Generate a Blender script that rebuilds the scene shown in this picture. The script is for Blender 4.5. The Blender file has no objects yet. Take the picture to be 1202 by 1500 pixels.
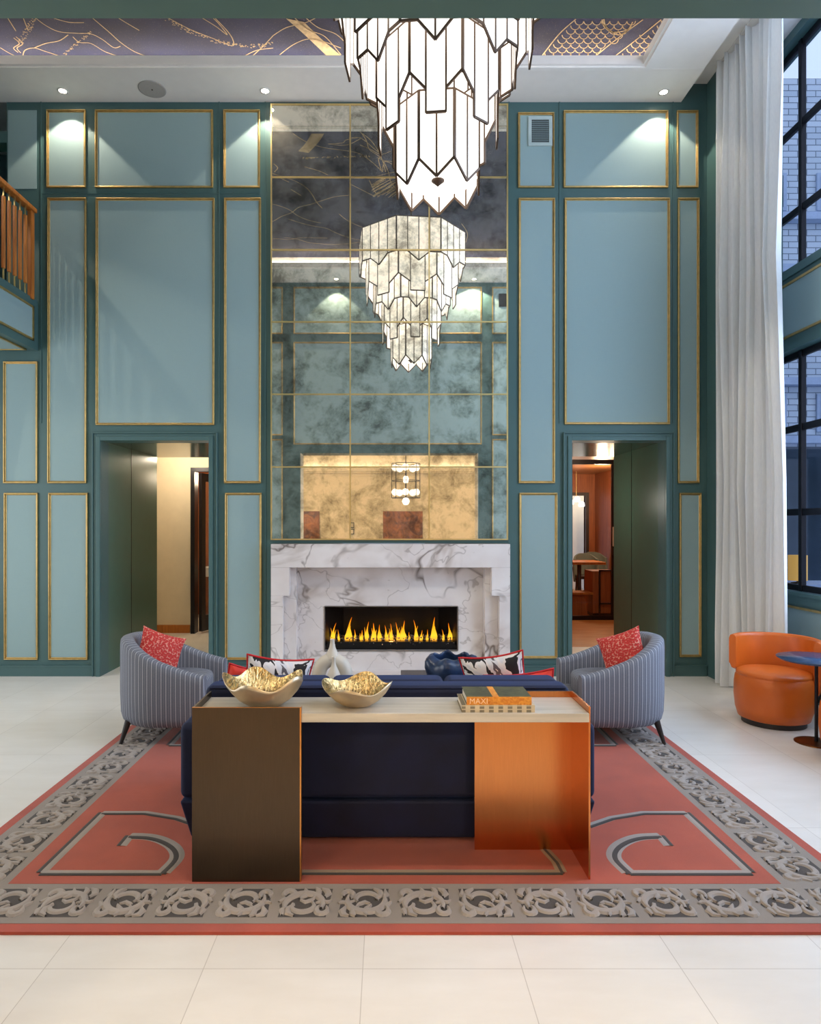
import bpy, math, random
from mathutils import Vector, Matrix, Euler
R = random.Random(7)
PI = math.pi
C = bpy.context.scene.collection
S = bpy.context.scene

# ------------------------------------------------------------------ camera
cam = bpy.data.objects.new('camera', bpy.data.cameras.new('camera'))
C.objects.link(cam)
cam.location = (0, 0, 1.6)
cam.rotation_euler = (PI/2, 0, 0)
cam.data.sensor_fit = 'HORIZONTAL'
cam.data.sensor_width = 36
cam.data.lens = 36*1000/1202
cam.data.shift_x = 35/1202
cam.data.shift_y = 20/1202
cam.data.clip_start = .05
S.camera = cam

# ------------------------------------------------------------------ world, light, exposure
def lin(h):
    r = []
    for c in h:
        c = c/255
        r.append(c/12.92 if c <= .04045 else ((c+.055)/1.055)**2.4)
    return tuple(r)
W = bpy.data.worlds.new('sky'); S.world = W; W.use_nodes = True
bg = W.node_tree.nodes['Background']
bg.inputs[0].default_value = (*lin((188, 202, 228)), 1)
bg.inputs[1].default_value = 1.3
S.view_settings.view_transform = 'Standard'
S.view_settings.look = 'None'
S.view_settings.gamma = 1
S.view_settings.use_curve_mapping = False
S.view_settings.exposure = 0.45

def area(name, loc, rot, sx, sy, power, col):
    l = bpy.data.lights.new(name, 'AREA'); l.shape = 'RECTANGLE'
    l.size = sx; l.size_y = sy; l.energy = power; l.color = col
    o = bpy.data.objects.new(name, l); C.objects.link(o)
    o.location = loc; o.rotation_euler = rot
    return o
def point(name, loc, power, col, r=.1, parent=None):
    l = bpy.data.lights.new(name, 'POINT'); l.energy = power; l.color = col; l.shadow_soft_size = r
    o = bpy.data.objects.new(name, l); C.objects.link(o); o.location = loc
    return o
WARM = (1, .88, .70)
# daylight through the tall right windows, then an added fill from the left
area('window_and_fill_light', (4.05, 3.9, 2.1), (0, PI/2, 0), 2.2, 4.0, 130, (.72, .84, 1))
area('window_and_fill_light', (4.05, 3.9, 5.1), (0, PI/2, 0), 2.1, 4.0, 120, (.72, .84, 1))
area('window_and_fill_light', (-5.7, 4.4, 1.9), (0, -PI/2, 0), 2.8, 4.0, 60, (1, .95, .88))
# lounge behind the camera, corridors behind the two doorways
point('lounge_light', (-3.0, -1.2, 2.7), 92, WARM, .15)
point('lounge_light', (3.2, -1.2, 2.7), 92, WARM, .15)
point('corridor_light', (-2.9, 9.5, 2.6), 20, (1, .86, .66), .1)
point('corridor_light', (3.3, 9.8, 2.5), 36, (1, .74, .48), .1)
point('corridor_light', (4.3, 13.6, 2.3), 85, (1, .70, .42), .1)

# ------------------------------------------------------------------ materials
def newmat(name):
    m = bpy.data.materials.new(name); m.use_nodes = True
    nt = m.node_tree
    return m, nt, nt.nodes['Principled BSDF']
def node(nt, t, **kw):
    n = nt.nodes.new(t)
    for k, v in kw.items():
        if hasattr(n, k): setattr(n, k, v)
        else: n.inputs[k].default_value = v
    return n
def setin(p, **kw):
    for k, v in kw.items():
        k = k.replace('_', ' ')
        if k in p.inputs: p.inputs[k].default_value = v
def ramp(nt, fac, stops, interp='LINEAR'):
    n = nt.nodes.new('ShaderNodeValToRGB'); n.color_ramp.interpolation = interp
    e = n.color_ramp.elements
    while len(e) < len(stops): e.new(.5)
    for el, (p, c) in zip(e, stops):
        el.position = p; el.color = (*c, 1)
    nt.links.new(fac, n.inputs[0])
    return n.outputs[0]
def coords(nt, kind='Object', scale=(1, 1, 1)):
    tc = nt.nodes.new('ShaderNodeTexCoord')
    mp = nt.nodes.new('ShaderNodeMapping'); mp.inputs['Scale'].default_value = scale
    nt.links.new(tc.outputs[kind], mp.inputs[0])
    return mp.outputs[0]
def noise(nt, vec, scale, detail=4, rough=.5, dist=0):
    n = nt.nodes.new('ShaderNodeTexNoise')
    n.inputs['Scale'].default_value = scale; n.inputs['Detail'].default_value = detail
    n.inputs['Roughness'].default_value = rough; n.inputs['Distortion'].default_value = dist
    nt.links.new(vec, n.inputs['Vector'])
    return n.outputs['Fac']
def bump(nt, p, h, strength=.3, dist=.01):
    b = nt.nodes.new('ShaderNodeBump'); b.inputs['Strength'].default_value = strength
    b.inputs['Distance'].default_value = dist
    nt.links.new(h, b.inputs['Height']); nt.links.new(b.outputs[0], p.inputs['Normal'])
def mul(c, k): return tuple(min(1, x*k) for x in c)
def mat(name, rgb, rough=.5, metal=0, var=.08, nscale=8, stretch=(1, 1, 1), bmp=0, bscale=60, **kw):
    m, nt, p = newmat(name)
    c = lin(rgb)
    v = coords(nt, 'Object', stretch)
    col = ramp(nt, noise(nt, v, nscale), [(.3, mul(c, 1-var)), (.7, mul(c, 1+var))])
    nt.links.new(col, p.inputs['Base Color'])
    setin(p, Roughness=rough, Metallic=metal, **kw)
    if bmp: bump(nt, p, noise(nt, v, bscale, 2), bmp, .004)
    return m
def emit(name, rgb, s):
    m, nt, p = newmat(name)
    setin(p, Base_Color=(*rgb, 1), Emission_Color=(*rgb, 1), Emission_Strength=s)
    return m
M = {}
M['stile'] = mat('teal_paint', (70, 101, 100), .42, var=.03)
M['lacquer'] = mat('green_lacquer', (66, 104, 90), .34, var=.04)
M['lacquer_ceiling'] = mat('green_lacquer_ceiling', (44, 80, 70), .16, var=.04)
def weave(name, rgb, var=.05):
    m, nt, p = newmat(name)
    c = lin(rgb)
    a = noise(nt, coords(nt, 'Object', (1, 1, .05)), 260, 2)
    b = noise(nt, coords(nt, 'Object', (.05, 1, 1)), 260, 2)
    mx = node(nt, 'ShaderNodeMath', operation='ADD'); nt.links.new(a, mx.inputs[0]); nt.links.new(b, mx.inputs[1])
    col = ramp(nt, mx.outputs[0], [(.0, mul(c, 1-var)), (1, mul(c, 1+var))])
    nt.links.new(col, p.inputs['Base Color']); setin(p, Roughness=.75)
    bump(nt, p, mx.outputs[0], .15, .002)
    return m
M['fabric'] = weave('wall_fabric', (142, 166, 167))
M['gilt'] = mat('gilt', (210, 178, 116), .42, 1, var=.12, nscale=20)
M['brass'] = mat('brass', (224, 200, 140), .4, 1, var=.06)
M['bronze'] = mat('bronze_came', (84, 66, 52), .45, .7, var=.1)
M['plaster'] = mat('cream_plaster', (238, 232, 225), .8, var=.02)
M['cream'] = mat('cream_paint', (224, 210, 184), .7, var=.03)
M['black'] = mat('black_metal', (24, 22, 28), .35, .4, var=.1)
M['whiteplastic'] = mat('white_plastic', (225, 222, 215), .5, var=.02)
M['greyspk'] = mat('speaker_mesh', (176, 170, 163), .7, var=.08, nscale=200)
def wood(name, a, b, scale=6, stretch=(1, 1, .08), rough=.4):
    m, nt, p = newmat(name)
    v = coords(nt, 'Object', stretch)
    col = ramp(nt, noise(nt, v, scale*4, 6, .6, .4), [(.25, lin(a)), (.75, lin(b))])
    nt.links.new(col, p.inputs['Base Color']); setin(p, Roughness=rough)
    return m
M['oak'] = wood('orange_oak', (150, 82, 26), (206, 128, 52))
M['walnut'] = wood('warm_walnut', (128, 66, 32), (178, 102, 52))
M['woodfloor'] = wood('wood_floor', (176, 112, 58), (222, 164, 100), stretch=(.08, 1, 1), rough=.25)
M['woodceil'] = wood('wood_ceiling', (120, 76, 44), (164, 112, 68), stretch=(.1, 1, 1), rough=.3)
M['darkwood'] = mat('dark_wood', (40, 32, 30), .4, var=.15)

def floor_mat():
    m, nt, p = newmat('porcelain_floor')
    tc = nt.nodes.new('ShaderNodeTexCoord')
    mp = nt.nodes.new('ShaderNodeMapping'); mp.inputs['Location'].default_value = (.086+.575*20, 1.15*10-2.465, 0)
    nt.links.new(tc.outputs['Object'], mp.inputs[0])
    bk = node(nt, 'ShaderNodeTexBrick', offset=0.0, squash=1.0)
    for k, v in (('Scale', 1), ('Mortar Size', .0016), ('Brick Width', .575), ('Row Height', 1.15), ('Mortar Smooth', .1), ('Bias', 0)):
        bk.inputs[k].default_value = v
    c = lin((232, 228, 222))
    bk.inputs['Color1'].default_value = (*mul(c, .965), 1); bk.inputs['Color2'].default_value = (*mul(c, 1.02), 1)
    bk.inputs['Mortar'].default_value = (*lin((198, 192, 184)), 1)
    nt.links.new(mp.outputs[0], bk.inputs[0])
    n = ramp(nt, noise(nt, coords(nt, 'Object', (1, 3, 1)), 2.2, 5, .6), [(.3, (.93, .92, .905)), (.7, (1, 1, 1))])
    mx = node(nt, 'ShaderNodeMixRGB', blend_type='MULTIPLY'); mx.inputs[0].default_value = 1
    nt.links.new(bk.outputs[0], mx.inputs[1]); nt.links.new(n, mx.inputs[2])
    nt.links.new(mx.outputs[0], p.inputs['Base Color'])
    setin(p, Roughness=.34)
    return m
M['floor'] = floor_mat()

def marble():
    m, nt, p = newmat('veined_marble')
    v = coords(nt, 'Object', (1, 1, 1.25))
    def vein(scale, w, dist, det, off):
        n = nt.nodes.new('ShaderNodeTexNoise'); n.noise_dimensions = '3D'
        mp = nt.nodes.new('ShaderNodeMapping'); mp.inputs['Location'].default_value = off
        mp.inputs['Rotation'].default_value = (0, .7, 0)
        nt.links.new(v, mp.inputs[0]); nt.links.new(mp.outputs[0], n.inputs['Vector'])
        n.inputs['Scale'].default_value = scale; n.inputs['Detail'].default_value = det
        n.inputs['Distortion'].default_value = dist; n.inputs['Roughness'].default_value = .55
        s = node(nt, 'ShaderNodeMath', operation='SUBTRACT'); s.inputs[1].default_value = .5
        nt.links.new(n.outputs['Fac'], s.inputs[0])
        a = node(nt, 'ShaderNodeMath', operation='ABSOLUTE'); nt.links.new(s.outputs[0], a.inputs[0])
        return ramp(nt, a.outputs[0], [(0, (1, 1, 1)), (w, (0, 0, 0))])
    base = ramp(nt, noise(nt, v, 2.3, 5), [(.3, lin((222, 212, 208))), (.7, lin((238, 232, 229)))])
    def mixin(prev, fac, col, k, gate=None):
        g = node(nt, 'ShaderNodeMath', operation='MULTIPLY'); g.inputs[1].default_value = k
        nt.links.new(fac, g.inputs[0]); f = g.outputs[0]
        if gate is not None:
            g2 = node(nt, 'ShaderNodeMath', operation='MULTIPLY')
            nt.links.new(f, g2.inputs[0]); nt.links.new(gate, g2.inputs[1]); f = g2.outputs[0]
        mx = node(nt, 'ShaderNodeMixRGB'); nt.links.new(f, mx.inputs[0])
        nt.links.new(prev, mx.inputs[1]); mx.inputs[2].default_value = (*lin(col), 1)
        return mx.outputs[0]
    gate = ramp(nt, noise(nt, v, 1.7, 2), [(.42, (0, 0, 0)), (.58, (1, 1, 1))])
    c = mixin(base, vein(.9, .06, .9, 4, (3, 0, 1)), (176, 160, 150), .6, gate)
    c = mixin(c, vein(.8, .014, .6, 4, (0, 0, 0)), (112, 98, 90), .9, gate)
    c = mixin(c, vein(1.4, .008, .5, 4, (7, 2, 4)), (140, 126, 118), .5)
    nt.links.new(c, p.inputs['Base Color']); setin(p, Roughness=.22)
    return m
M['marble'] = marble()
M['marblemirror'] = M['marble']

def antique():
    m, nt, p = newmat('antique_mirror')
    v = coords(nt)
    a = noise(nt, v, 2.1, 7, .68, .5)
    b = noise(nt, v, 7, 8, .75, .3)
    mx = node(nt, 'ShaderNodeMath', operation='MULTIPLY_ADD'); mx.inputs[1].default_value = .8
    nt.links.new(b, mx.inputs[0]); nt.links.new(a, mx.inputs[2])
    col = ramp(nt, mx.outputs[0], [(.72, (.30, .28, .23)), (.85, (.60, .58, .48)), (.98, (.88, .84, .72))])
    nt.links.new(col, p.inputs['Base Color'])
    setin(p, Metallic=.90)
    r = ramp(nt, mx.outputs[0], [(.7, (.035, .035, .035)), (.95, (.004, .004, .004))])
    nt.links.new(r, p.inputs['Roughness'])
    return m
M['mirror'] = antique()

def brushed(name, rgb, rough, stretch=(1, 1, 30)):
    m, nt, p = newmat(name)
    c = lin(rgb)
    n = noise(nt, coords(nt, 'Object', stretch), 20, 3)
    nt.links.new(ramp(nt, n, [(.3, mul(c, .92)), (.7, mul(c, 1.06))]), p.inputs['Base Color'])
    setin(p, Metallic=1.0, Roughness=rough)
    bump(nt, p, n, .04, .002)
    return m
M['copper'] = brushed('brushed_copper', (214, 140, 84), .25, (40, 40, .6))
M['darkbronze'] = brushed('brushed_dark_bronze', (88, 76, 64), .36, (40, 40, .6))
M['bronzeedge'] = brushed('bronze_edge', (214, 150, 84), .3)
M['stone'] = None
def stone():
    m, nt, p = newmat('travertine_slab')
    v = coords(nt, 'Object', (.5, 6, 6))
    nt.links.new(ramp(nt, noise(nt, v, 4, 6, .6), [(.3, lin((184, 176, 164))), (.7, lin((216, 208, 196)))]), p.inputs['Base Color'])
    setin(p, Roughness=.28)
    return m
M['stone'] = stone()
def velvet(name, rgb, sheen=.6):
    m, nt, p = newmat(name)
    c = lin(rgb)
    nt.links.new(ramp(nt, noise(nt, coords(nt), 7, 3), [(.3, mul(c, .75)), (.7, mul(c, 1.3))]), p.inputs['Base Color'])
    setin(p, Roughness=.8, Sheen_Weight=sheen, Sheen_Roughness=.35, Sheen_Tint=(.08, .20, .62, 1))
    return m
M['velvet'] = velvet('navy_velvet', (10, 20, 54), .26)
M['leather'] = mat('orange_leather', (206, 100, 28), .38, var=.06, nscale=5, bmp=.08, bscale=300)
def stripes():
    m, nt, p = newmat('striped_upholstery')
    tc = nt.nodes.new('ShaderNodeTexCoord')
    sx = nt.nodes.new('ShaderNodeSeparateXYZ'); nt.links.new(tc.outputs['UV'], sx.inputs[0])
    k = node(nt, 'ShaderNodeMath', operation='MULTIPLY'); k.inputs[1].default_value = 1/.034
    nt.links.new(sx.outputs[0], k.inputs[0])
    fr = node(nt, 'ShaderNodeMath', operation='FRACT'); nt.links.new(k.outputs[0], fr.inputs[0])
    d, l, mid = lin((108, 112, 124)), lin((172, 174, 182)), lin((132, 136, 147))
    col = ramp(nt, fr.outputs[0], [(0, l), (.16, d), (.48, mid), (.60, d), (.9, mid)], 'CONSTANT')
    wv = ramp(nt, noise(nt, coords(nt), 240, 2), [(.3, (.8, .8, .8)), (.7, (1, 1, 1))])
    mx = node(nt, 'ShaderNodeMixRGB', blend_type='MULTIPLY'); mx.inputs[0].default_value = 1
    nt.links.new(col, mx.inputs[1]); nt.links.new(wv, mx.inputs[2])
    nt.links.new(mx.outputs[0], p.inputs['Base Color']); setin(p, Roughness=.85)
    return m
M['stripes'] = stripes()
def pile(name, rgb, var=.10):
    m, nt, p = newmat(name)
    c = lin(rgb)
    v = coords(nt)
    a = noise(nt, v, 420, 2); b = noise(nt, v, 3, 5, .6)
    mx = node(nt, 'ShaderNodeMath', operation='MULTIPLY_ADD'); mx.inputs[1].default_value = .5
    nt.links.new(a, mx.inputs[0]); nt.links.new(b, mx.inputs[2])
    nt.links.new(ramp(nt, mx.outputs[0], [(.55, mul(c, 1-var*1.6)), (.95, mul(c, 1+var))]), p.inputs['Base Color'])
    setin(p, Roughness=.95, Sheen_Weight=.2)
    bump(nt, p, a, .5, .004)
    return m
M['rug_red'] = pile('rug_salmon', (172, 74, 50))
M['rug_edge'] = pile('rug_rust_edge', (172, 72, 54))
M['rug_grey'] = pile('rug_grey', (140, 130, 121), .06)
M['rug_light'] = pile('rug_light_grey', (160, 150, 142), .06)
M['rug_dark'] = pile('rug_dark_grey', (58, 50, 46), .06)
M['rug_tan'] = pile('rug_tan', (150, 128, 104), .06)
def sheer():
    m, nt, p = newmat('white_curtain')
    nt.links.new(ramp(nt, noise(nt, coords(nt, 'Object', (1, 1, .1)), 200, 2), [(.3, lin((240, 240, 240))), (.7, lin((250, 250, 248)))]), p.inputs['Base Color'])
    setin(p, Roughness=.9)
    tr = nt.nodes.new('ShaderNodeBsdfTranslucent'); tr.inputs[0].default_value = (.85, .87, .9, 1)
    mx = nt.nodes.new('ShaderNodeMixShader'); mx.inputs[0].default_value = .22
    nt.links.new(p.outputs[0], mx.inputs[1]); nt.links.new(tr.outputs[0], mx.inputs[2])
    nt.links.new(mx.outputs[0], nt.nodes['Material Output'].inputs[0])
    return m
M['curtain'] = sheer()
def thinglass(name='window_glass', tint=(.9, .94, 1), rr=.02):
    m, nt, p = newmat(name)
    t = nt.nodes.new('ShaderNodeBsdfTransparent'); t.inputs[0].default_value = (*tint, 1)
    g = nt.nodes.new('ShaderNodeBsdfGlossy'); g.inputs['Roughness'].default_value = rr
    lw = nt.nodes.new('ShaderNodeLayerWeight'); lw.inputs[0].default_value = .5
    pw = node(nt, 'ShaderNodeMath', operation='POWER'); pw.inputs[1].default_value = 4
    nt.links.new(lw.outputs['Facing'], pw.inputs[0])
    f = node(nt, 'ShaderNodeMath', operation='MULTIPLY_ADD'); f.inputs[1].default_value = .5; f.inputs[2].default_value = .03
    nt.links.new(pw.outputs[0], f.inputs[0])
    mx = nt.nodes.new('ShaderNodeMixShader')
    nt.links.new(f.outputs[0], mx.inputs[0]); nt.links.new(t.outputs[0], mx.inputs[1]); nt.links.new(g.outputs[0], mx.inputs[2])
    nt.links.new(mx.outputs[0], nt.nodes['Material Output'].inputs[0])
    return m
M['glass'] = thinglass()
def opal():
    m, nt, p = newmat('opal_lamp_glass')
    v = coords(nt)
    c = ramp(nt, noise(nt, v, 5, 4), [(.3, (1, .90, .80)), (.7, (1, .97, .93))])
    setin(p, Base_Color=(.9, .88, .85, 1), Roughness=.3, Emission_Strength=.72)
    nt.links.new(c, p.inputs['Emission Color'])
    return m
M['opal'] = opal()
M['lamp'] = emit('lamp_glow', (1, .88, .72), 12)
M['cove'] = emit('cove_led', (1, .88, .78), 12)
M['diffuser'] = emit('chandelier_diffuser', (1, .95, .88), 1.6)
M['globe'] = emit('globe_glow', (1, .93, .84), 2.2)
def gold_bowl():
    m, nt, p = newmat('hammered_gold')
    v = coords(nt, 'Object', (2.2, .4, 1))
    n = noise(nt, v, 38, 2, .5, .6)
    nt.links.new(ramp(nt, n, [(.3, lin((170, 136, 84))), (.7, lin((236, 206, 146)))]), p.inputs['Base Color'])
    setin(p, Metallic=1.0, Roughness=.27); bump(nt, p, n, .8, .012)
    return m
M['gold_in'] = gold_bowl()
M['gold_out'] = mat('matte_gold', (206, 188, 158), .42, 1, var=.1, nscale=14)
M['blueceramic'] = mat('blue_glaze', (36, 54, 86), .28, var=.45, nscale=14)
M['whiteceramic'] = mat('white_ceramic', (214, 204, 188), .5, var=.03)
def blotch(name, cols, scale, rough=.8, bmp=0, dist=1.5):
    m, nt, p = newmat(name)
    v = coords(nt)
    n = noise(nt, v, scale, 3, .55, dist)
    stops = []
    k = len(cols)
    for i, c in enumerate(cols): stops.append((.36+.28*i/max(1, k-1), lin(c)))
    nt.links.new(ramp(nt, n, stops, 'CONSTANT' if k > 2 else 'LINEAR'), p.inputs['Base Color'])
    setin(p, Roughness=rough)
    if bmp: bump(nt, p, n, bmp, .01)
    return m
M['floral'] = blotch('floral_print', [(30, 28, 32), (226, 224, 228), (214, 216, 226), (96, 90, 98), (228, 222, 214), (40, 36, 42)], 5)
M['redpipe'] = mat('red_piping', (196, 24, 36), .6, var=.05)
M['redfab'] = mat('red_quilted', (226, 62, 48), .7, var=.08)
def redweave():
    m, nt, p = newmat('red_bobble_fabric')
    v = nt.nodes.new('ShaderNodeTexVoronoi'); v.inputs['Scale'].default_value = 75
    nt.links.new(coords(nt, 'Object', (1, 1, 1)), v.inputs['Vector'])
    nt.links.new(ramp(nt, v.outputs['Distance'], [(.15, lin((206, 56, 48))), (.55, lin((190, 40, 38))), (.8, lin((226, 150, 132)))]), p.inputs['Base Color'])
    setin(p, Roughness=.8); bump(nt, p, v.outputs['Distance'], .6, .01)
    return m
M['redweave'] = redweave()
M['navytop'] = mat('navy_lacquer_top', (48, 74, 110), .22, var=.03)
M['coffee'] = mat('dark_table_top', (66, 58, 56), .3, var=.05)
def brick():
    m, nt, p = newmat('painted_brick')
    tc = nt.nodes.new('ShaderNodeTexCoord')
    sx = nt.nodes.new('ShaderNodeSeparateXYZ'); nt.links.new(tc.outputs['Object'], sx.inputs[0])
    cb = nt.nodes.new('ShaderNodeCombineXYZ'); nt.links.new(sx.outputs[0], cb.inputs[0]); nt.links.new(sx.outputs[2], cb.inputs[1])
    bk = nt.nodes.new('ShaderNodeTexBrick')
    for k, v in (('Scale', 1), ('Mortar Size', .007), ('Brick Width', .30), ('Row Height', .10)): bk.inputs[k].default_value = v
    bk.inputs['Color1'].default_value = (*lin((186, 196, 206)), 1); bk.inputs['Color2'].default_value = (*lin((204, 212, 220)), 1)
    bk.inputs['Mortar'].default_value = (*lin((110, 118, 130)), 1)
    nt.links.new(cb.outputs[0], bk.inputs[0]); nt.links.new(bk.outputs[0], p.inputs['Base Color'])
    setin(p, Roughness=.9)
    return m
M['brick'] = brick()
M['ledge'] = mat('pale_stone_ledge', (168, 182, 204), .8)
M['darkglass'] = mat('dark_window_glass', (58, 70, 84), .08, .2, var=.2, nscale=2)
M['shade'] = emit('woven_lampshade', lin((196, 150, 70)), .5)
def muralmat():
    m, nt, p = newmat('navy_mural')
    v = coords(nt)
    n = noise(nt, v, 1.4, 6, .6); s = noise(nt, v, 130, 2)
    a = ramp(nt, n, [(.3, lin((10, 17, 44))), (.7, lin((26, 36, 74)))])
    b = ramp(nt, s, [(.66, (0, 0, 0)), (.74, lin((150, 130, 90)))])
    mx = node(nt, 'ShaderNodeMixRGB', blend_type='ADD'); mx.inputs[0].default_value = .5
    nt.links.new(a, mx.inputs[1]); nt.links.new(b, mx.inputs[2])
    nt.links.new(mx.outputs[0], p.inputs['Base Color']); setin(p, Roughness=.7)
    return m
M['mural'] = muralmat()
M['muralgold'] = mat('mural_gold', (176, 152, 108), .5, .2, var=.2, nscale=30)
M['bookgreen'] = blotch('dark_green_cover', [(58, 58, 38), (84, 84, 56)], 14, .5)
M['bookorange'] = blotch('orange_spine', [(206, 118, 30), (232, 158, 56)], 40, .5)
M['booklight'] = mat('pale_orange_letters', (255, 216, 176), .6)
M['paper'] = mat('book_pages', (222, 216, 204), .8)
def checks():
    m, nt, p = newmat('checked_cloth_cover')
    tc = nt.nodes.new('ShaderNodeTexCoord')
    sx = nt.nodes.new('ShaderNodeSeparateXYZ'); nt.links.new(tc.outputs['Object'], sx.inputs[0])
    def st(o, per, w, lo):
        k = node(nt, 'ShaderNodeMath', operation='MULTIPLY'); k.inputs[1].default_value = 1/per; nt.links.new(sx.outputs[o], k.inputs[0])
        f = node(nt, 'ShaderNodeMath', operation='FRACT'); nt.links.new(k.outputs[0], f.inputs[0])
        return ramp(nt, f.outputs[0], [(0, (lo, lo, lo)), (w, (1, 1, 1))], 'CONSTANT')
    mx = node(nt, 'ShaderNodeMixRGB', blend_type='LIGHTEN'); mx.inputs[0].default_value = 1
    nt.links.new(st(0, .042, .5, .38), mx.inputs[1]); nt.links.new(st(2, .016, .72, 0), mx.inputs[2])
    m2 = node(nt, 'ShaderNodeMixRGB', blend_type='MULTIPLY'); m2.inputs[0].default_value = 1
    nt.links.new(mx.outputs[0], m2.inputs[1]); m2.inputs[2].default_value = (*lin((206, 190, 162)), 1)
    nt.links.new(m2.outputs[0], p.inputs['Base Color']); setin(p, Roughness=.85)
    return m
M['checks'] = checks()
M['firebox'] = mat('firebox_black_steel', (22, 21, 22), .3, .3, var=.2)
M['embers'] = blotch('crushed_glass', [(52, 46, 40), (150, 138, 128), (96, 84, 70), (188, 176, 168)], 50, .25)
def flame():
    m, nt, p = newmat('flame')
    tc = nt.nodes.new('ShaderNodeTexCoord')
    sx = nt.nodes.new('ShaderNodeSeparateXYZ'); nt.links.new(tc.outputs['Generated'], sx.inputs[0])
    col = ramp(nt, sx.outputs[2], [(0, (1, .35, .03)), (.25, (1, .55, .03)), (.6, (1, .35, .01)), (1, (.8, .12, .0))])
    em = nt.nodes.new('ShaderNodeEmission'); em.inputs[1].default_value = 1.1
    nt.links.new(col, em.inputs[0])
    tr = nt.nodes.new('ShaderNodeBsdfTransparent')
    lw = nt.nodes.new('ShaderNodeLayerWeight'); lw.inputs[0].default_value = .35
    mx = nt.nodes.new('ShaderNodeMixShader')
    nt.links.new(lw.outputs['Facing'], mx.inputs[0]); nt.links.new(em.outputs[0], mx.inputs[1]); nt.links.new(tr.outputs[0], mx.inputs[2])
    nt.links.new(mx.outputs[0], nt.nodes['Material Output'].inputs[0])
    return m
M['flame'] = flame()

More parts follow.
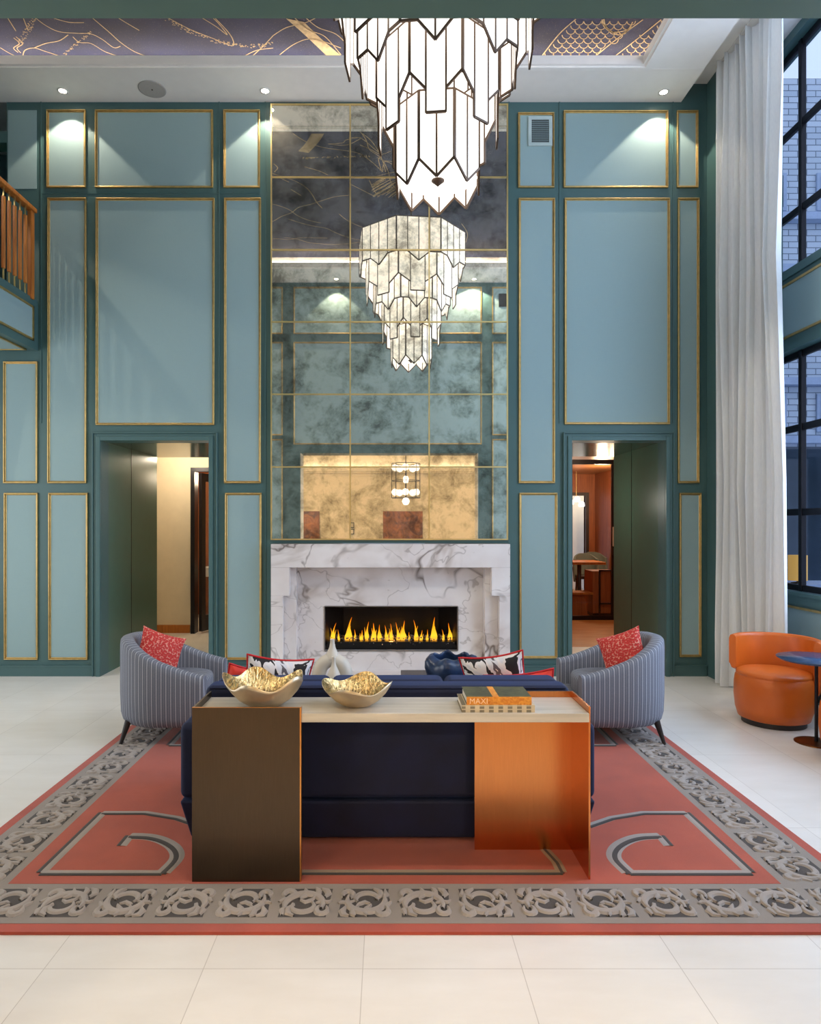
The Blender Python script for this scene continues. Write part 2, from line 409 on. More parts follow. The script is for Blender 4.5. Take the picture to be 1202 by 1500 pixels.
# ------------------------------------------------------------------ mesh helpers
class MB:
    def __init__(s): s.v = []; s.f = []; s.mi = []; s.sm = []; s.uv = []
    def add(s, vs, fs, m=0, smooth=False, uvs=None):
        o = len(s.v); s.v += [tuple(p) for p in vs]
        for f in fs:
            s.f.append([o+i for i in f]); s.mi.append(m); s.sm.append(smooth)
            s.uv.append([uvs[i] for i in f] if uvs else [(0, 0)]*len(f))
        return s
    def box(s, x0, x1, y0, y1, z0, z1, m=0):
        v = [(x, y, z) for z in (z0, z1) for y in (y0, y1) for x in (x0, x1)]
        return s.add(v, [(0, 2, 3, 1), (4, 5, 7, 6), (0, 1, 5, 4), (2, 6, 7, 3), (0, 4, 6, 2), (1, 3, 7, 5)], m)
    def hexa(s, p, m=0):   # 8 points bottom 4 ccw, top 4 ccw
        return s.add(p, [(3, 2, 1, 0), (4, 5, 6, 7), (0, 1, 5, 4), (1, 2, 6, 5), (2, 3, 7, 6), (3, 0, 4, 7)], m)
    def prism(s, pts, z0, z1, m=0):
        n = len(pts)
        v = [(x, y, z0) for x, y in pts]+[(x, y, z1) for x, y in pts]
        return s.add(v, [tuple(range(n-1, -1, -1)), tuple(range(n, 2*n))]+[(i, (i+1) % n, n+(i+1) % n, n+i) for i in range(n)], m)
    def loft(s, rings, m=0, smooth=True, closed=True, caps=True, uvs=None):
        n = len(rings[0]); v = [p for r in rings for p in r]; fs = []
        for i in range(len(rings)-1):
            for j in range(n if closed else n-1):
                k = (j+1) % n
                fs.append((i*n+j, i*n+k, (i+1)*n+k, (i+1)*n+j))
        u = [q for r in uvs for q in r] if uvs else None
        s.add(v, fs, m, smooth, u)
        if caps:
            s.add(rings[0], [tuple(range(n-1, -1, -1))], m); s.add(rings[-1], [tuple(range(n))], m)
        return s
    def lathe(s, prof, c=(0, 0, 0), n=32, m=0, caps=True, mod=None):
        rings = []
        for r, z in prof:
            ring = []
            for j in range(n):
                a = 2*PI*j/n; rr, zz = (mod(a, r, z) if mod else (r, z))
                ring.append((c[0]+rr*math.cos(a), c[1]+rr*math.sin(a), c[2]+zz))
            rings.append(ring)
        return s.loft(rings, m, True, True, caps)
    def tube(s, path, r, n=8, m=0, closed=False, caps=True):
        P = [Vector(p) for p in path]; N = len(P); rings = []; up = None
        for i in range(N):
            a = P[(i-1) % N] if (closed or i > 0) else P[i]; b = P[(i+1) % N] if (closed or i < N-1) else P[i]
            d = (b-a).normalized()
            if up is None:
                up = Vector((0, 0, 1)) if abs(d.z) < .9 else Vector((1, 0, 0))
            x = up.cross(d)
            if x.length < 1e-5: x = Vector((1, 0, 0)).cross(d)
            x.normalize(); y = d.cross(x).normalized(); up = y
            rr = r[i] if isinstance(r, (list, tuple)) else r
            rings.append([tuple(P[i]+x*rr*math.cos(2*PI*j/n)+y*rr*math.sin(2*PI*j/n)) for j in range(n)])
        if closed: rings.append(rings[0])
        return s.loft(rings, m, True, True, caps and not closed)
    def bar(s, a, b, w, h, m=0, nrm=(0, 0, 1)):
        a, b = Vector(a), Vector(b); d = (b-a).normalized(); n = Vector(nrm)
        x = d.cross(n).normalized()*w/2; y = x.cross(d).normalized()*h/2
        p = [a-x-y, a+x-y, a+x+y, a-x+y, b-x-y, b+x-y, b+x+y, b-x+y]
        return s.hexa([tuple(q) for q in p], m)
    def build(s, name, mats, parent=None, bevel=0, seg=2, subs=0, at=None):
        if not isinstance(mats, (list, tuple)): mats = [mats]
        me = bpy.data.meshes.new(name)
        off = Vector((0, 0, 0))
        root = parent
        while root is not None and root.parent: root = root.parent
        if root is not None: off = Vector(root.location)
        if at is not None: off = Vector(at)
        me.from_pydata([tuple(Vector(p)-off) for p in s.v], [], s.f)
        for mm in mats: me.materials.append(M[mm] if isinstance(mm, str) else mm)
        me.polygons.foreach_set('material_index', s.mi); me.polygons.foreach_set('use_smooth', s.sm)
        ul = me.uv_layers.new(name='UVMap')
        flat = [c for f in s.uv for q in f for c in q]
        ul.data.foreach_set('uv', flat)
        me.validate(); me.update()
        o = bpy.data.objects.new(name, me); C.objects.link(o)
        if at is not None: o.location = off
        if parent: o.parent = parent
        if bevel:
            b = o.modifiers.new('bevel', 'BEVEL'); b.width = bevel; b.segments = seg; b.limit_method = 'ANGLE'; b.angle_limit = .6
            b.harden_normals = False
            for pl in me.polygons: pl.use_smooth = True
            w = o.modifiers.new('wn', 'WEIGHTED_NORMAL'); w.keep_sharp = True
        if subs:
            q = o.modifiers.new('sub', 'SUBSURF'); q.levels = subs; q.render_levels = subs
        return o
def box(name, mats, x0, x1, y0, y1, z0, z1, parent=None, bevel=0):
    return MB().box(x0, x1, y0, y1, z0, z1).build(name, mats, parent, bevel)
def empty(name, loc):
    o = bpy.data.objects.new(name, None); C.objects.link(o); o.location = loc; o.empty_display_size = .1
    return o
def tag(o, label, cat, group=None, kind=None):
    if kind: o['kind'] = kind
    if label: o['label'] = label
    if cat: o['category'] = cat
    if group: o['group'] = group
    return o
def struct(o): o['kind'] = 'structure'; return o
def smooth_path(P, n=8, closed=False):
    out = []; N = len(P)
    for i in range(N if closed else N-1):
        p0 = Vector(P[(i-1) % N] if (closed or i > 0) else P[i]); p1 = Vector(P[i]); p2 = Vector(P[(i+1) % N]); p3 = Vector(P[(i+2) % N] if (closed or i < N-2) else P[(i+1) % N])
        for k in range(n):
            t = k/n
            out.append(.5*((2*p1)+(p2-p0)*t+(2*p0-5*p1+4*p2-p3)*t*t+(3*p1-3*p2+p3-p0)*t**3))
    if not closed: out.append(Vector(P[-1]))
    return out

WY = 7.27; SC = 137.5; NY = 1.81
def wx(px): return (px-566)/SC
def wz(py): return 1.6+(770-py)/SC

# ------------------------------------------------------------------ room shell
fl = MB(); fl.box(-5.7, 4.0, -4.6, 9.0, -.1, 0); fl.box(-5.7, 1.0, 9.0, 12.5, -.1, 0)
fl.build('floor', 'floor')['kind'] = 'structure'
struct(box('floor_wood', 'woodfloor', 1.0, 4.95, 9.0, 17.3, -.1, 0))
DLx0, DLx1, DLz = wx(149), wx(307), wz(646)
DRx0, DRx1 = wx(836), wx(973)
FPx0, FPx1, FPz = -1.212, 1.297, 1.412
b = MB(); Y0, Y1 = WY, WY+.18; top = 6.6
xl = wx(10)
b.box(-5.6, xl, Y0, Y1, 0, 3.99)
b.box(xl, DLx0, Y0, Y1, 0, top)
b.box(DLx0, DLx1, Y0, Y1, DLz, top)
b.box(DLx1, FPx0, Y0, Y1, 0, top)
b.box(FPx0, FPx1, Y0, Y1, FPz, top)
b.box(FPx1, DRx0, Y0, Y1, 0, top)
b.box(DRx0, DRx1, Y0, Y1, DLz, top)
b.box(DRx1, 4.0, Y0, Y1, 0, top)
wall_back = struct(b.build('wall_back', 'stile'))

def panel(x0, x1, z0, z1, yf, facing, parent, gilt=True, w=.025):
    """fabric panel with a gilt moulding; facing -1 looks to the camera, +1 away"""
    s = facing
    f = MB().box(x0, x1, min(yf, yf+s*.004), max(yf, yf+s*.004), z0, z1).build('wall_panel', 'fabric', parent)
    if gilt:
        g = MB()
        for (k0, k1, d) in ((0, w*.55, .024), (w*.55, w, .012)):
            a, bb = x0-w+k0, x1+w-k0; c, e = z0-w+k0, z1+w-k0; t = k1-k0
            ya, yb = sorted((yf, yf+s*d))
            g.box(a, bb, ya, yb, e-t, e); g.box(a, bb, ya, yb, c, c+t)
            g.box(a, a+t, ya, yb, c+t, e-t); g.box(bb-t, bb, ya, yb, c+t, e-t)
        g.build('gilt_moulding', 'gilt', f, .004, 1)
    return f
PAN = [(68, 127.5, 161, 277), (139, 313.5, 161, 277), (326.5, 382, 161, 277),
       (757, 812, 165, 277), (823.5, 978.5, 162, 277), (989, 1022.5, 162, 277),
       (69.5, 128.5, 290, 709), (140, 315.5, 290, 624), (327.5, 383.5, 290, 709),
       (758, 813, 290, 709), (825, 981, 290, 623), (990.5, 1024, 290, 709),
       (71, 130.5, 721, 967), (329, 384.5, 721, 967), (759, 816.5, 721, 965), (993, 1027, 721, 963),
       (5, 57, 529, 709), (6, 57.5, 721, 967), (-75, -8, 529, 709), (-75, -8, 721, 967)]
for (a, c, t, d) in PAN:
    panel(wx(a)+.032, wx(c)-.032, wz(d)+.032, wz(t)-.032, WY, -1, wall_back)
panel(wx(12), wx(54), wz(277), wz(162), WY, -1, wall_back, gilt=False)
# door casings, baseboards, beads
def casing(x0, x1, z1, name='trim_1'):
    m = MB()
    for (o0, o1, d) in ((0, .045, .045), (.045, .075, .028), (.075, .09, .04)):
        y = WY-d
        m.box(x0-o1, x0-o0, y, WY, 0, z1+o1); m.box(x1+o0, x1+o1, y, WY, 0, z1+o1)
        m.box(x0-o0, x1+o0, y, WY, z1+o0, z1+o1)
    return struct(m.build(name, 'stile', None, .003, 1))
casing(DLx0, DLx1, DLz, 'trim_1'); casing(DRx0, DRx1, DLz, 'trim_2')
m = MB()
for (a, c) in ((-5.6, DLx0-.09), (DLx1+.09, FPx0-.03), (FPx1+.03, DRx0-.09), (DRx1+.09, 3.40)):
    m.box(a, c, WY-.022, WY, 0, .10); m.box(a, c, WY-.03, WY, .10, .118); m.box(a, c, WY-.012, WY, .045, .052)
struct(m.build('baseboard_back', 'stile'))
m = MB()
for px in (388.5, 745.0, 60.5, 321, 819, 985):
    m.box(wx(px)-.006, wx(px)+.006, WY-.008, WY, .12 if px in (388.5, 745.0) else wz(620), 6.11)
for py in (284, 715): m.box(wx(60), FPx0-.14, WY-.005, WY, wz(py)-.003, wz(py)+.003) if py == 284 else None
struct(m.build('trim_3', 'stile'))

# passages
def passage(x0, x1, y1, name, side):
    m = MB()
    m.box(x0-.12, x0, WY+.18, y1, 0, DLz); m.box(x1, x1+.12, WY+.18, y1, 0, DLz)
    w = struct(m.build(name, 'lacquer'))
    g = MB(); jx = x0 if side < 0 else x1
    yy = 8.11 if side < 0 else 8.25
    g.box(jx-.002, jx+.002, yy, yy+.012, 0, DLz)
    g.build('seam', 'black', w)
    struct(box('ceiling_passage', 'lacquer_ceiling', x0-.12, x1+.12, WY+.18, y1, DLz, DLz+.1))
    return w
passage(DLx0, DLx1, 9.02, 'wall_passage_left', -1)
passage(DRx0, DRx1, 8.90, 'wall_passage_right', 1)
# left corridor
m = MB(); m.box(-4.6, -2.86, 10.19, 10.3, 0, 3.0); m.box(-2.86, -.9, 10.19, 10.3, 2.42, 3.0); m.box(-1.4, -.9, 10.19, 10.3, 0, 2.42)
m.box(-4.7, -4.6, 9.02, 12.4, 0, 3.0); m.box(-.9, -.8, 9.02, 12.4, 0, 3.0); m.box(-4.6, DLx0-.12, 9.02, 9.08, 0, 3); m.box(DLx1+.12, -.9, 9.02, 9.08, 0, 3)
m.box(DLx0-.12, DLx1+.12, 9.02, 9.08, DLz+.1, 3)
struct(m.build('wall_corridor_left', 'cream'))
struct(box('ceiling_corridor_left', 'cream', -4.7, -.8, 9.02, 12.5, 3.0, 3.1))
struct(box('wall_washroom', 'walnut', -4.6, -.9, 12.3, 12.4, 0, 3.0))
struct(box('baseboard_corridor', 'oak', -4.6, -2.93, 10.165, 10.19, 0, .12))
d = empty('door_1', (-2.80, 10.16, 0)); struct(d)
m = MB(); m.box(-2.90, -2.84, 10.1, 10.3, 0, 2.46); m.box(-2.84, -1.40, 10.1, 10.3, 2.40, 2.46)
m.build('door_frame', 'black', d)
a = Vector((-2.76, 10.12, 0)); bb = Vector((-2.50, 10.95, 0))
m = MB()
for t0, t1, z0, z1 in ((0, .12, .03, 2.38), (.88, 1, .03, 2.38), (.12, .88, 2.26, 2.38), (.12, .88, .03, .26)):
    p, q = a.lerp(bb, t0), a.lerp(bb, t1)
    m.bar((p.x, p.y, (z0+z1)/2), (q.x, q.y, (z0+z1)/2), .05, z1-z0)
leaf = m.build('door_leaf', 'black', d)
p, q = a.lerp(bb, .12), a.lerp(bb, .88)
MB().bar((p.x, p.y, 1.26), (q.x, q.y, 1.26), .008, 2.0).build('pane', 'glass', leaf)
m = MB(); h = a.lerp(bb, .94); m.tube([(h.x+.05, h.y, .95), (h.x+.09, h.y, .95), (h.x+.09, h.y, 1.3), (h.x+.05, h.y, 1.3)], .01); m.build('handle', 'brass', leaf)
t = empty('wash_basin', (-2.4, 11.9, 0)); tag(t, 'white wash basin counter seen through the black glass door', 'basin')
MB().box(-3.2, -1.3, 11.75, 12.28, .72, .88).build('counter', 'whiteplastic', t, .01)
m = MB(); m.tube(smooth_path([(-2.93, 12.15, .88), (-2.93, 12.15, 1.12), (-2.93, 12.05, 1.18), (-2.93, 11.95, 1.12)]), .015); m.build('tap', 'brass', t)
box('cabinet', 'walnut', -3.15, -1.35, 11.85, 12.28, .25, .72, t)
# right corridor and the room beyond its glass
m = MB(); m.box(DRx1+.12, 4.85, 8.9, 8.96, 0, 2.8); m.box(1.0, DRx0-.12, 8.9, 8.96, 0, 2.8); m.box(.9, 1.0, 8.9, 16, 0, 2.8); m.box(4.85, 4.95, 8.9, 16, 0, 2.8)
m.box(DRx0-.12, DRx1+.12, 8.9, 8.96, DLz+.1, 2.8)
m.box(.9, 4.06, 15.9, 16, 0, 2.8); m.box(4.62, 4.85, 15.9, 16, 0, 2.8); m.box(4.06, 4.62, 15.9, 16, 2.3, 2.8)
struct(m.build('wall_corridor_right', 'walnut'))
struct(box('ceiling_corridor_right', 'woodceil', .9, 4.95, 8.9, 16, 2.8, 2.9))
struct(box('wall_far_room', 'cream', 3.6, 5.2, 17.2, 17.3, 0, 2.8))
m = MB(); m.box(3.99, 4.06, 15.82, 16.0, 0, 2.37); m.box(4.62, 4.69, 15.82, 16.0, 0, 2.37); m.box(4.06, 4.62, 15.82, 16, 2.3, 2.37)
struct(m.build('door_2', 'darkwood'))
point('passage_fill', (2.16, 8.5, 1.9), 9, (1, .92, .8), .05)  # unseen point lights added to brighten the passages, hidden behind the jambs
point('passage_fill', (-2.02, 8.1, 1.9), 6, (1, .92, .8), .05)
point('washroom_fill', (-2.6, 11.3, 2.4), 26, (1, .80, .55), .08)  # unseen point light added to lift the dark washroom behind the glass door
point('far_room_light', (4.9, 16.6, 2.2), 13, (1, .85, .62), .08)
w = empty('window_1', (3.0, 11.6, 0)); struct(w)
m = MB(); m.box(2.0, 3.90, 11.57, 11.63, 0, .07); m.box(2.0, 3.9, 11.57, 11.63, 2.64, 2.72); m.box(3.82, 3.90, 11.57, 11.63, .07, 2.64); m.box(3.1, 3.15, 11.57, 11.63, .07, 2.64)
f = m.build('window_frame', 'black', w)
box('pane', 'glass', 3.15, 3.82, 11.597, 11.603, .07, 2.64, f)
t = empty('wooden_counter', (3.8, 12.2, 0)); tag(t, 'orange-brown wooden counter behind the black framed glass', 'counter')
box('body', 'walnut', 3.62, 4.05, 12.0, 12.5, .06, .80, t, .005); box('plinth', 'black', 3.64, 4.05, 12.03, 12.5, 0, .06, t)
m = MB(); [m.box(x, x+.025, 11.95, 11.98, 0, .82) for x in (3.72, 4.02)]; m.box(3.72, 4.04, 11.95, 11.98, .8, .825); m.box(3.72, 4.04, 11.95, 11.98, .22, .245)
m.build('metal_rail', 'black', t)
t = empty('wooden_stool', (3.45, 12.1, 0)); tag(t, 'low wooden stool with sloping side beside the wooden counter', 'stool')
MB().box(3.2, 3.62, 11.95, 12.35, .39, .43).build('seat', 'oak', t, .006)
m = MB(); m.hexa([(3.24, 12, 0), (3.54, 12, 0), (3.54, 12.3, 0), (3.24, 12.3, 0), (3.24, 12, .39), (3.48, 12, .39), (3.48, 12.3, .39), (3.24, 12.3, .39)]); m.build('base', 'walnut', t)
t = empty('high_table', (3.8, 13.3, 0)); tag(t, 'pale wood high table in the far room seen through the right doorway', 'table')
MB().box(3.35, 4.15, 12.9, 13.7, .86, .91).build('tabletop', 'oak', t, .008)
MB().lathe([(.22, 0), (.2, .03), (.04, .05), (.04, .86)], (3.75, 13.3, 0), 16).build('pedestal', 'darkwood', t)
def shellchair(x, y, lab):
    t = empty('upholstered_chair', (x, y, 0)); tag(t, lab, 'chair', 'chairs in the far room')
    m = MB(); rings = []
    for z, k in ((.55, 1), (.8, 1.06), (1.02, 1.0)):
        ring = []
        for i in range(11):
            a = PI*i/10; ring.append((x+.26*k*math.cos(a), y+.24*k*math.sin(a), z-.12*abs(math.cos(a))**3))
        for i in range(10, -1, -1):
            a = PI*i/10; ring.append((x+.22*k*math.cos(a), y+.20*k*math.sin(a), z-.12*abs(math.cos(a))**3))
        rings.append(ring)
    m.loft(rings).build('backrest', mat('grey_green_cloth', (104, 112, 100), .8), t)
    box('seat', 'darkwood', x-.22, x+.22, y-.2, y+.2, .5, .57, t, .01)
    for sx in (-1, 1):
        for sy in (-1, 1): MB().bar((x+sx*.18, y+sy*.16, 0), (x+sx*.16, y+sy*.14, .5), .025, .025).build('leg', 'darkwood', t)
shellchair(4.15, 14.2, 'grey-green shell chair behind the high table, at its left'); shellchair(4.55, 14.9, 'grey-green shell chair behind the high table, at its right')
t = empty('pendant_lamp', (4.22, 15.2, 2.8)); tag(t, 'cluster pendant lamp of white glass cups in the far room', 'lamp')
m = MB(); m.tube([(4.22, 15.2, 2.8), (4.22, 15.2, 2.15)], .008); m.build('rod', 'brass', t)
for dx, dz in ((-.12, 0), (.02, .06), (.12, -.05)):
    MB().lathe([(.02, .06), (.06, .03), (.07, -.04), (.05, -.06)], (4.22+dx, 15.2, 2.13+dz), 14).build('glass_cup', 'globe', t)
t = empty('thermostat', (4.3, 17.2, 1.5)); tag(t, 'small dark control box on the cream far wall', 'control box')
box('casing', 'black', 4.22, 4.42, 17.17, 17.2, 1.46, 1.60, t, .005)
t = empty('wall_sconce', (3.86, 11.5, 1.4)); tag(t, 'narrow white wall sconce at the edge of the glass partition', 'lamp')
box('shade', 'whiteplastic', 3.80, 3.86, 11.42, 11.5, 1.25, 1.58, t, .01); box('backplate', 'black', 3.81, 3.85, 11.5, 11.57, 1.1, 1.5, t)

# ceiling with tray
TX0, TX1, TY0, TY1, CZ = -4.25, 2.54, 2.54, 6.70, 6.11
PX = wx(997)
m = MB()
m.box(-5.6, PX, TY1, WY, CZ, CZ+.07); m.box(-5.6, PX, NY, TY0, CZ, CZ+.07)
m.box(-5.6, TX0, TY0, TY1, CZ, CZ+.07); m.box(TX1, PX, TY0, TY1, CZ, CZ+.07)
m.box(PX-.03, PX, NY, WY, CZ+.07, 6.305); m.box(PX-.03, 4.0, NY, WY, 6.305, 6.36)
# cove walls above
m.box(-5.0, 3.0, 7.10, 7.16, CZ+.07, 6.6); m.box(-5.0, 3.0, 2.08, 2.14, CZ+.07, 6.6)
m.box(-4.72, -4.66, 2.14, 7.1, CZ+.07, 6.6); m.box(2.94, 3.0, 2.14, 7.1, CZ+.07, 6.6)
struct(m.build('ceiling', 'plaster'))
m = MB()
for d0, d1, z0, z1 in ((0, .03, CZ+.0, CZ+.085), (-.05, 0, CZ-.014, CZ+.03), (-.075, -.05, CZ-.008, CZ+.0)):
    a0, a1, c0, c1 = TX0+d0, TX1-d0, TY0+d0, TY1-d0
    e0, e1, g0, g1 = TX0+d1, TX1-d1, TY0+d1, TY1-d1
    m.box(a0, a1, g1, c1, z0, z1); m.box(a0, a1, c0, g0, z0, z1)
    m.box(a0, e0, g0, g1, z0, z1); m.box(e1, a1, g0, g1, z0, z1)
m.box(TX1+.075, PX, TY1+.04, TY1+.046, CZ-.002, CZ)
struct(m.build('trim_4', 'plaster'))
# LED cove strips behind the lip
t = empty('cove_light', (-.8, 4.6, 6.18)); tag(t, 'hidden glowing cove light strip round the ceiling tray', 'light')
for (x0, x1, y0, y1) in ((-4.5, 2.8, 7.03, 7.06), (-4.5, 2.8, 2.20, 2.23), (2.86, 2.89, 2.4, 6.9), (-4.60, -4.57, 2.4, 6.9)):
    box('led_strip', 'cove', x0, x1, y0, y1, 6.33, 6.345, t)

# mural
MZ = 6.45
mb = MB(); mb.box(-4.66, 2.94, 2.14, 7.1, MZ, MZ+.04, 0)
def m_dir(px, py):
    Y = (MZ-1.6)*1000/(770-py); return ((px-566)*Y/1000, Y)
def m_mir(px, py):
    Y = (MZ-1.6)*1000/(770-py); return ((px-566)*Y/1000, 2*WY-Y)
def stroke(pts, w=.009, sm=True):
    P = [Vector((x, y, 0)) for x, y in pts]
    if sm and len(P) > 2: P = smooth_path(P, 6)
    for i in range(len(P)-1):
        a, c = P[i], P[i+1]
        if (c-a).length < 1e-4: continue
        ymin = min(a.y, c.y); ymax = max(a.y, c.y)
        if ymin < 2.2 or ymax > 7.09 or max(a.x, c.x) > 2.92: continue
        d = (c-a).normalized(); n = Vector((-d.y, d.x, 0))*w/2
        mb.add([(q.x, q.y, MZ-.003) for q in (a-n, c-n, c+n, a+n)], [(0, 1, 2, 3)], 1)
def dz(pts, k=3.005, ox=0, oy=20): return [m_dir(ox+x/k, oy+y/k) for x, y in pts]
for L in ([(0, 148), (40, 172), (75, 188)], [(30, 12), (70, 75)], [(100, 12), (125, 75)], [(150, 12), (200, 50), (260, 78), (340, 85), (400, 88), (450, 112), (500, 148), (530, 142)],
          [(215, 12), (300, 36), (370, 38)], [(400, 12), (480, 80), (530, 125), (590, 165), (650, 188)], [(320, 100), (350, 125), (400, 130), (460, 165), (520, 186)],
          [(100, 188), (110, 160), (150, 150), (200, 165), (265, 186)], [(150, 150), (200, 130), (260, 118), (300, 92)], [(60, 105), (85, 130), (60, 150), (80, 170)], [(70, 100), (100, 130), (75, 150), (92, 172)],
          [(730, 12), (830, 65), (930, 105), (1020, 140), (1025, 115), (1000, 75), (940, 12)], [(880, 12), (950, 55), (1000, 92), (960, 40), (930, 12)], [(1110, 186), (1160, 140), (1202, 95)], [(1070, 188), (1130, 160), (1202, 150)],
          [(1202, 95), (1260, 60), (1340, 40), (1400, 12)], [(1230, 180), (1300, 130), (1380, 110), (1500, 150)], [(1290, 12), (1360, 70), (1430, 100), (1500, 180)], [(1340, 12), (1400, 60), (1480, 90), (1540, 150)]):
    stroke(dz(L))
for k in range(16):
    o = k*5
    stroke(dz([(1260+o, 20+o*.2), (1340+o, 90+o*.3), (1440+o*.8, 185)]), .007)
for k in range(260):   # dotted spray
    t_ = R.random(); x = 150-60*t_+R.uniform(-14, 14); y = 12+110*t_+R.uniform(-6, 6)
    if k % 3: x = 730+470*t_+R.uniform(-8, 8); y = 20+120*math.sin(t_*2.0)**.9+R.uniform(-8, 8)
    if k % 5 == 0: x = 270+130*t_; y = 186-110*t_+R.uniform(-8, 8)
    q = dz([(x, y), (x+6, y+2)]); stroke(q, .008, False)
# scales on the right
def rz(pts): return [m_dir(780+x/6.01, 20+y/6.01) for x, y in pts]
for L in ([(380, 45), (230, 180), (70, 385)], [(970, 50), (740, 220), (530, 390)], [(1130, 50), (920, 220), (700, 390)], [(610, 50), (630, 110), (700, 160), (830, 140), (880, 70)], [(625, 45), (650, 120), (760, 185), (850, 130)]):
    stroke(rz(L), .012)
def inreg(x, y):
    t_ = (y-45)/345
    return 380-310*t_+10 < x-20 and x+20 < 970-440*t_ or 1130-430*t_+20 < x < 1180
for r_ in range(9):
    y = 62+r_*41
    for c_ in range(17):
        x = 30+c_*76+(38 if r_ % 2 else 0)
        if inreg(x, y): stroke(rz([(x+38*math.cos(a), y+36*math.sin(a)) for a in [PI*i/8 for i in range(9)]]), .009, False)
def mz(pts): return [m_mir(400+x/6.68, 150+y/6.68) for x, y in pts]
for k in range(9):
    o = k*14
    stroke(mz([(385+o, 330), (330+o*.95, 420), (255+o*.8, 500+k*2)]), .012)
for L in ([(200, 330), (330, 410), (500, 465), (820, 515), (960, 600), (1070, 700)], [(540, 430), (680, 420), (720, 390), (860, 370), (720, 440), (540, 430)], [(860, 320), (960, 400), (1050, 540), (1100, 700)], [(740, 370), (860, 375), (980, 470), (1060, 540), (1030, 580), (1060, 690)],
          [(850, 440), (950, 480), (1050, 530), (1150, 500)], [(1020, 560), (1080, 590), (1190, 600)], [(980, 750), (1100, 720), (1190, 700)], [(940, 780), (1000, 900), (1040, 940)], [(760, 820), (900, 890), (1000, 940)], [(1070, 700), (1090, 600), (1190, 640)], [(10, 620), (50, 660), (20, 700)], [(310, 650), (450, 690), (540, 730)], [(60, 750), (160, 800)], [(180, 870), (280, 930)]):
    stroke(mz(L), .010)
for k in range(40):
    a = R.uniform(0, 1); x = 960+a*220; y = 780+R.uniform(0, 130)
    stroke(mz([(x, y+40), (x+60, y), (x+120, y-30)]), .010)
for k in range(60):
    x = 270+R.random()*680; stroke(mz([(x, 555+R.uniform(-12, 12)-(x-600)*.05), (x+8, 557)]), .012, False)
for k in range(14):   # long flowing lines over the rest of the mural
    x = R.uniform(-3.8, 2.2); y = R.uniform(2.6, 5.2); a = R.uniform(0, 2*PI); P = []
    for i in range(9):
        P.append((x, y)); a += R.uniform(-.5, .5); x += .22*math.cos(a); y += .22*math.sin(a)
    stroke(P, .010)
tag(mb.build('ceiling_mural', ['mural', 'muralgold']), 'dark navy ceiling mural with gold line drawing and fish scales', 'mural')

# ceiling fixtures
def downlight(x, y, z, lab, group=None, spot=34, half=46, on=True):
    t = empty('recessed_downlight', (x, y, z)); tag(t, lab, 'light', group)
    MB().lathe([(.038, -.004), (.052, -.006), (.055, 0), (.038, 0)], (x, y, z), 24, caps=False).build('trim_ring', 'whiteplastic', t)
    MB().lathe([(.038, -.001), (.038, -.003)], (x, y, z), 24).build('lens', 'lamp', t)
    if on:
        l = bpy.data.lights.new('downlight_beam', 'SPOT'); l.energy = spot; l.color = (1, .86, .68); l.spot_size = math.radians(half*2); l.spot_blend = .12; l.shadow_soft_size = .02
        o = bpy.data.objects.new('downlight_beam', l); C.objects.link(o); o.parent = t; o.location = (0, 0, -.02)
    return t
downlight(wx(92)*7.08/7.27, 7.08, CZ, 'recessed ceiling downlight nearest the left edge, above the narrow panel')
downlight(-1.26, 7.08, CZ, 'recessed ceiling downlight just left of the tall mirror')
downlight(2.88, 7.10, CZ, 'recessed ceiling downlight right of the mirror, near the curtain')
downlight(-.92, 2.0, CZ, 'recessed ceiling downlight over the entry opening, seen only in the mirror')
downlight(-3.2, 2.0, CZ, 'downlight added to brighten the floor, over the entry wall, far left', spot=160, half=60)  # hall downlights from here on are added to lift the floor brightness
downlight(1.6, 2.0, CZ, 'downlight added to brighten the floor, over the entry wall, right of the opening centre', spot=90, half=60)
downlight(2.84, 3.2, CZ, 'downlight added to brighten the floor, between the ceiling tray and the windows', spot=60, half=50)
downlight(-4.6, 5.0, CZ, 'downlight added to brighten the floor, left of the ceiling tray', spot=60, half=60)
for x, y, lab in ((3.05, 10.2, 'round downlight in the wood corridor ceiling, nearer one'), (3.55, 11.0, 'round downlight in the wood corridor ceiling, farther one'), (3.9, 13.0, 'round downlight over the high table in the far room')):
    downlight(x, y, 2.8, lab, on=False)
t = empty('ceiling_speaker', (-2.42, 7.05, CZ)); tag(t, 'round grey flush ceiling speaker between two downlights', 'speaker')
MB().lathe([(.14, -.001), (.14, -.006), (.13, -.008)], (-2.42, 7.05, CZ), 32).build('grille', 'greyspk', t)
MB().lathe([(.008, -.008), (.008, -.012)], (-2.42, 7.05, CZ), 10).build('badge', 'bronze', t)
# wall vent
x0, x1, z0, z1 = wx(773), wx(808), wz(215), wz(172)
t = empty('air_vent', ((x0+x1)/2, WY, z0)); tag(t, 'square pale grille vent high on the wall, right of the mirror', 'vent')
m = MB(); q = .035
m.box(x0, x1, WY-.02, WY-.004, z0, z0+q); m.box(x0, x1, WY-.02, WY-.004, z1-q, z1); m.box(x0, x0+q, WY-.02, WY-.004, z0+q, z1-q); m.box(x1-q, x1, WY-.02, WY-.004, z0+q, z1-q)
m.build('frame', mat('vent_paint', (176, 192, 190), .5), t)
box('backing', 'black', x0+q, x1-q, WY-.008, WY-.004, z0+q, z1-q, t)
m = MB()
for i in range(1, 12):
    z = z0+q+(z1-z0-2*q)*i/12; m.box(x0+q, x1-q, WY-.016, WY-.009, z-.003, z+.003)
for i in range(1, 11):
    x = x0+q+(x1-x0-2*q)*i/11; m.box(x-.002, x+.002, WY-.017, WY-.016, z0+q, z1-q)
m.build('louvres', mat('vent_louvre', (128, 146, 146), .5), t)

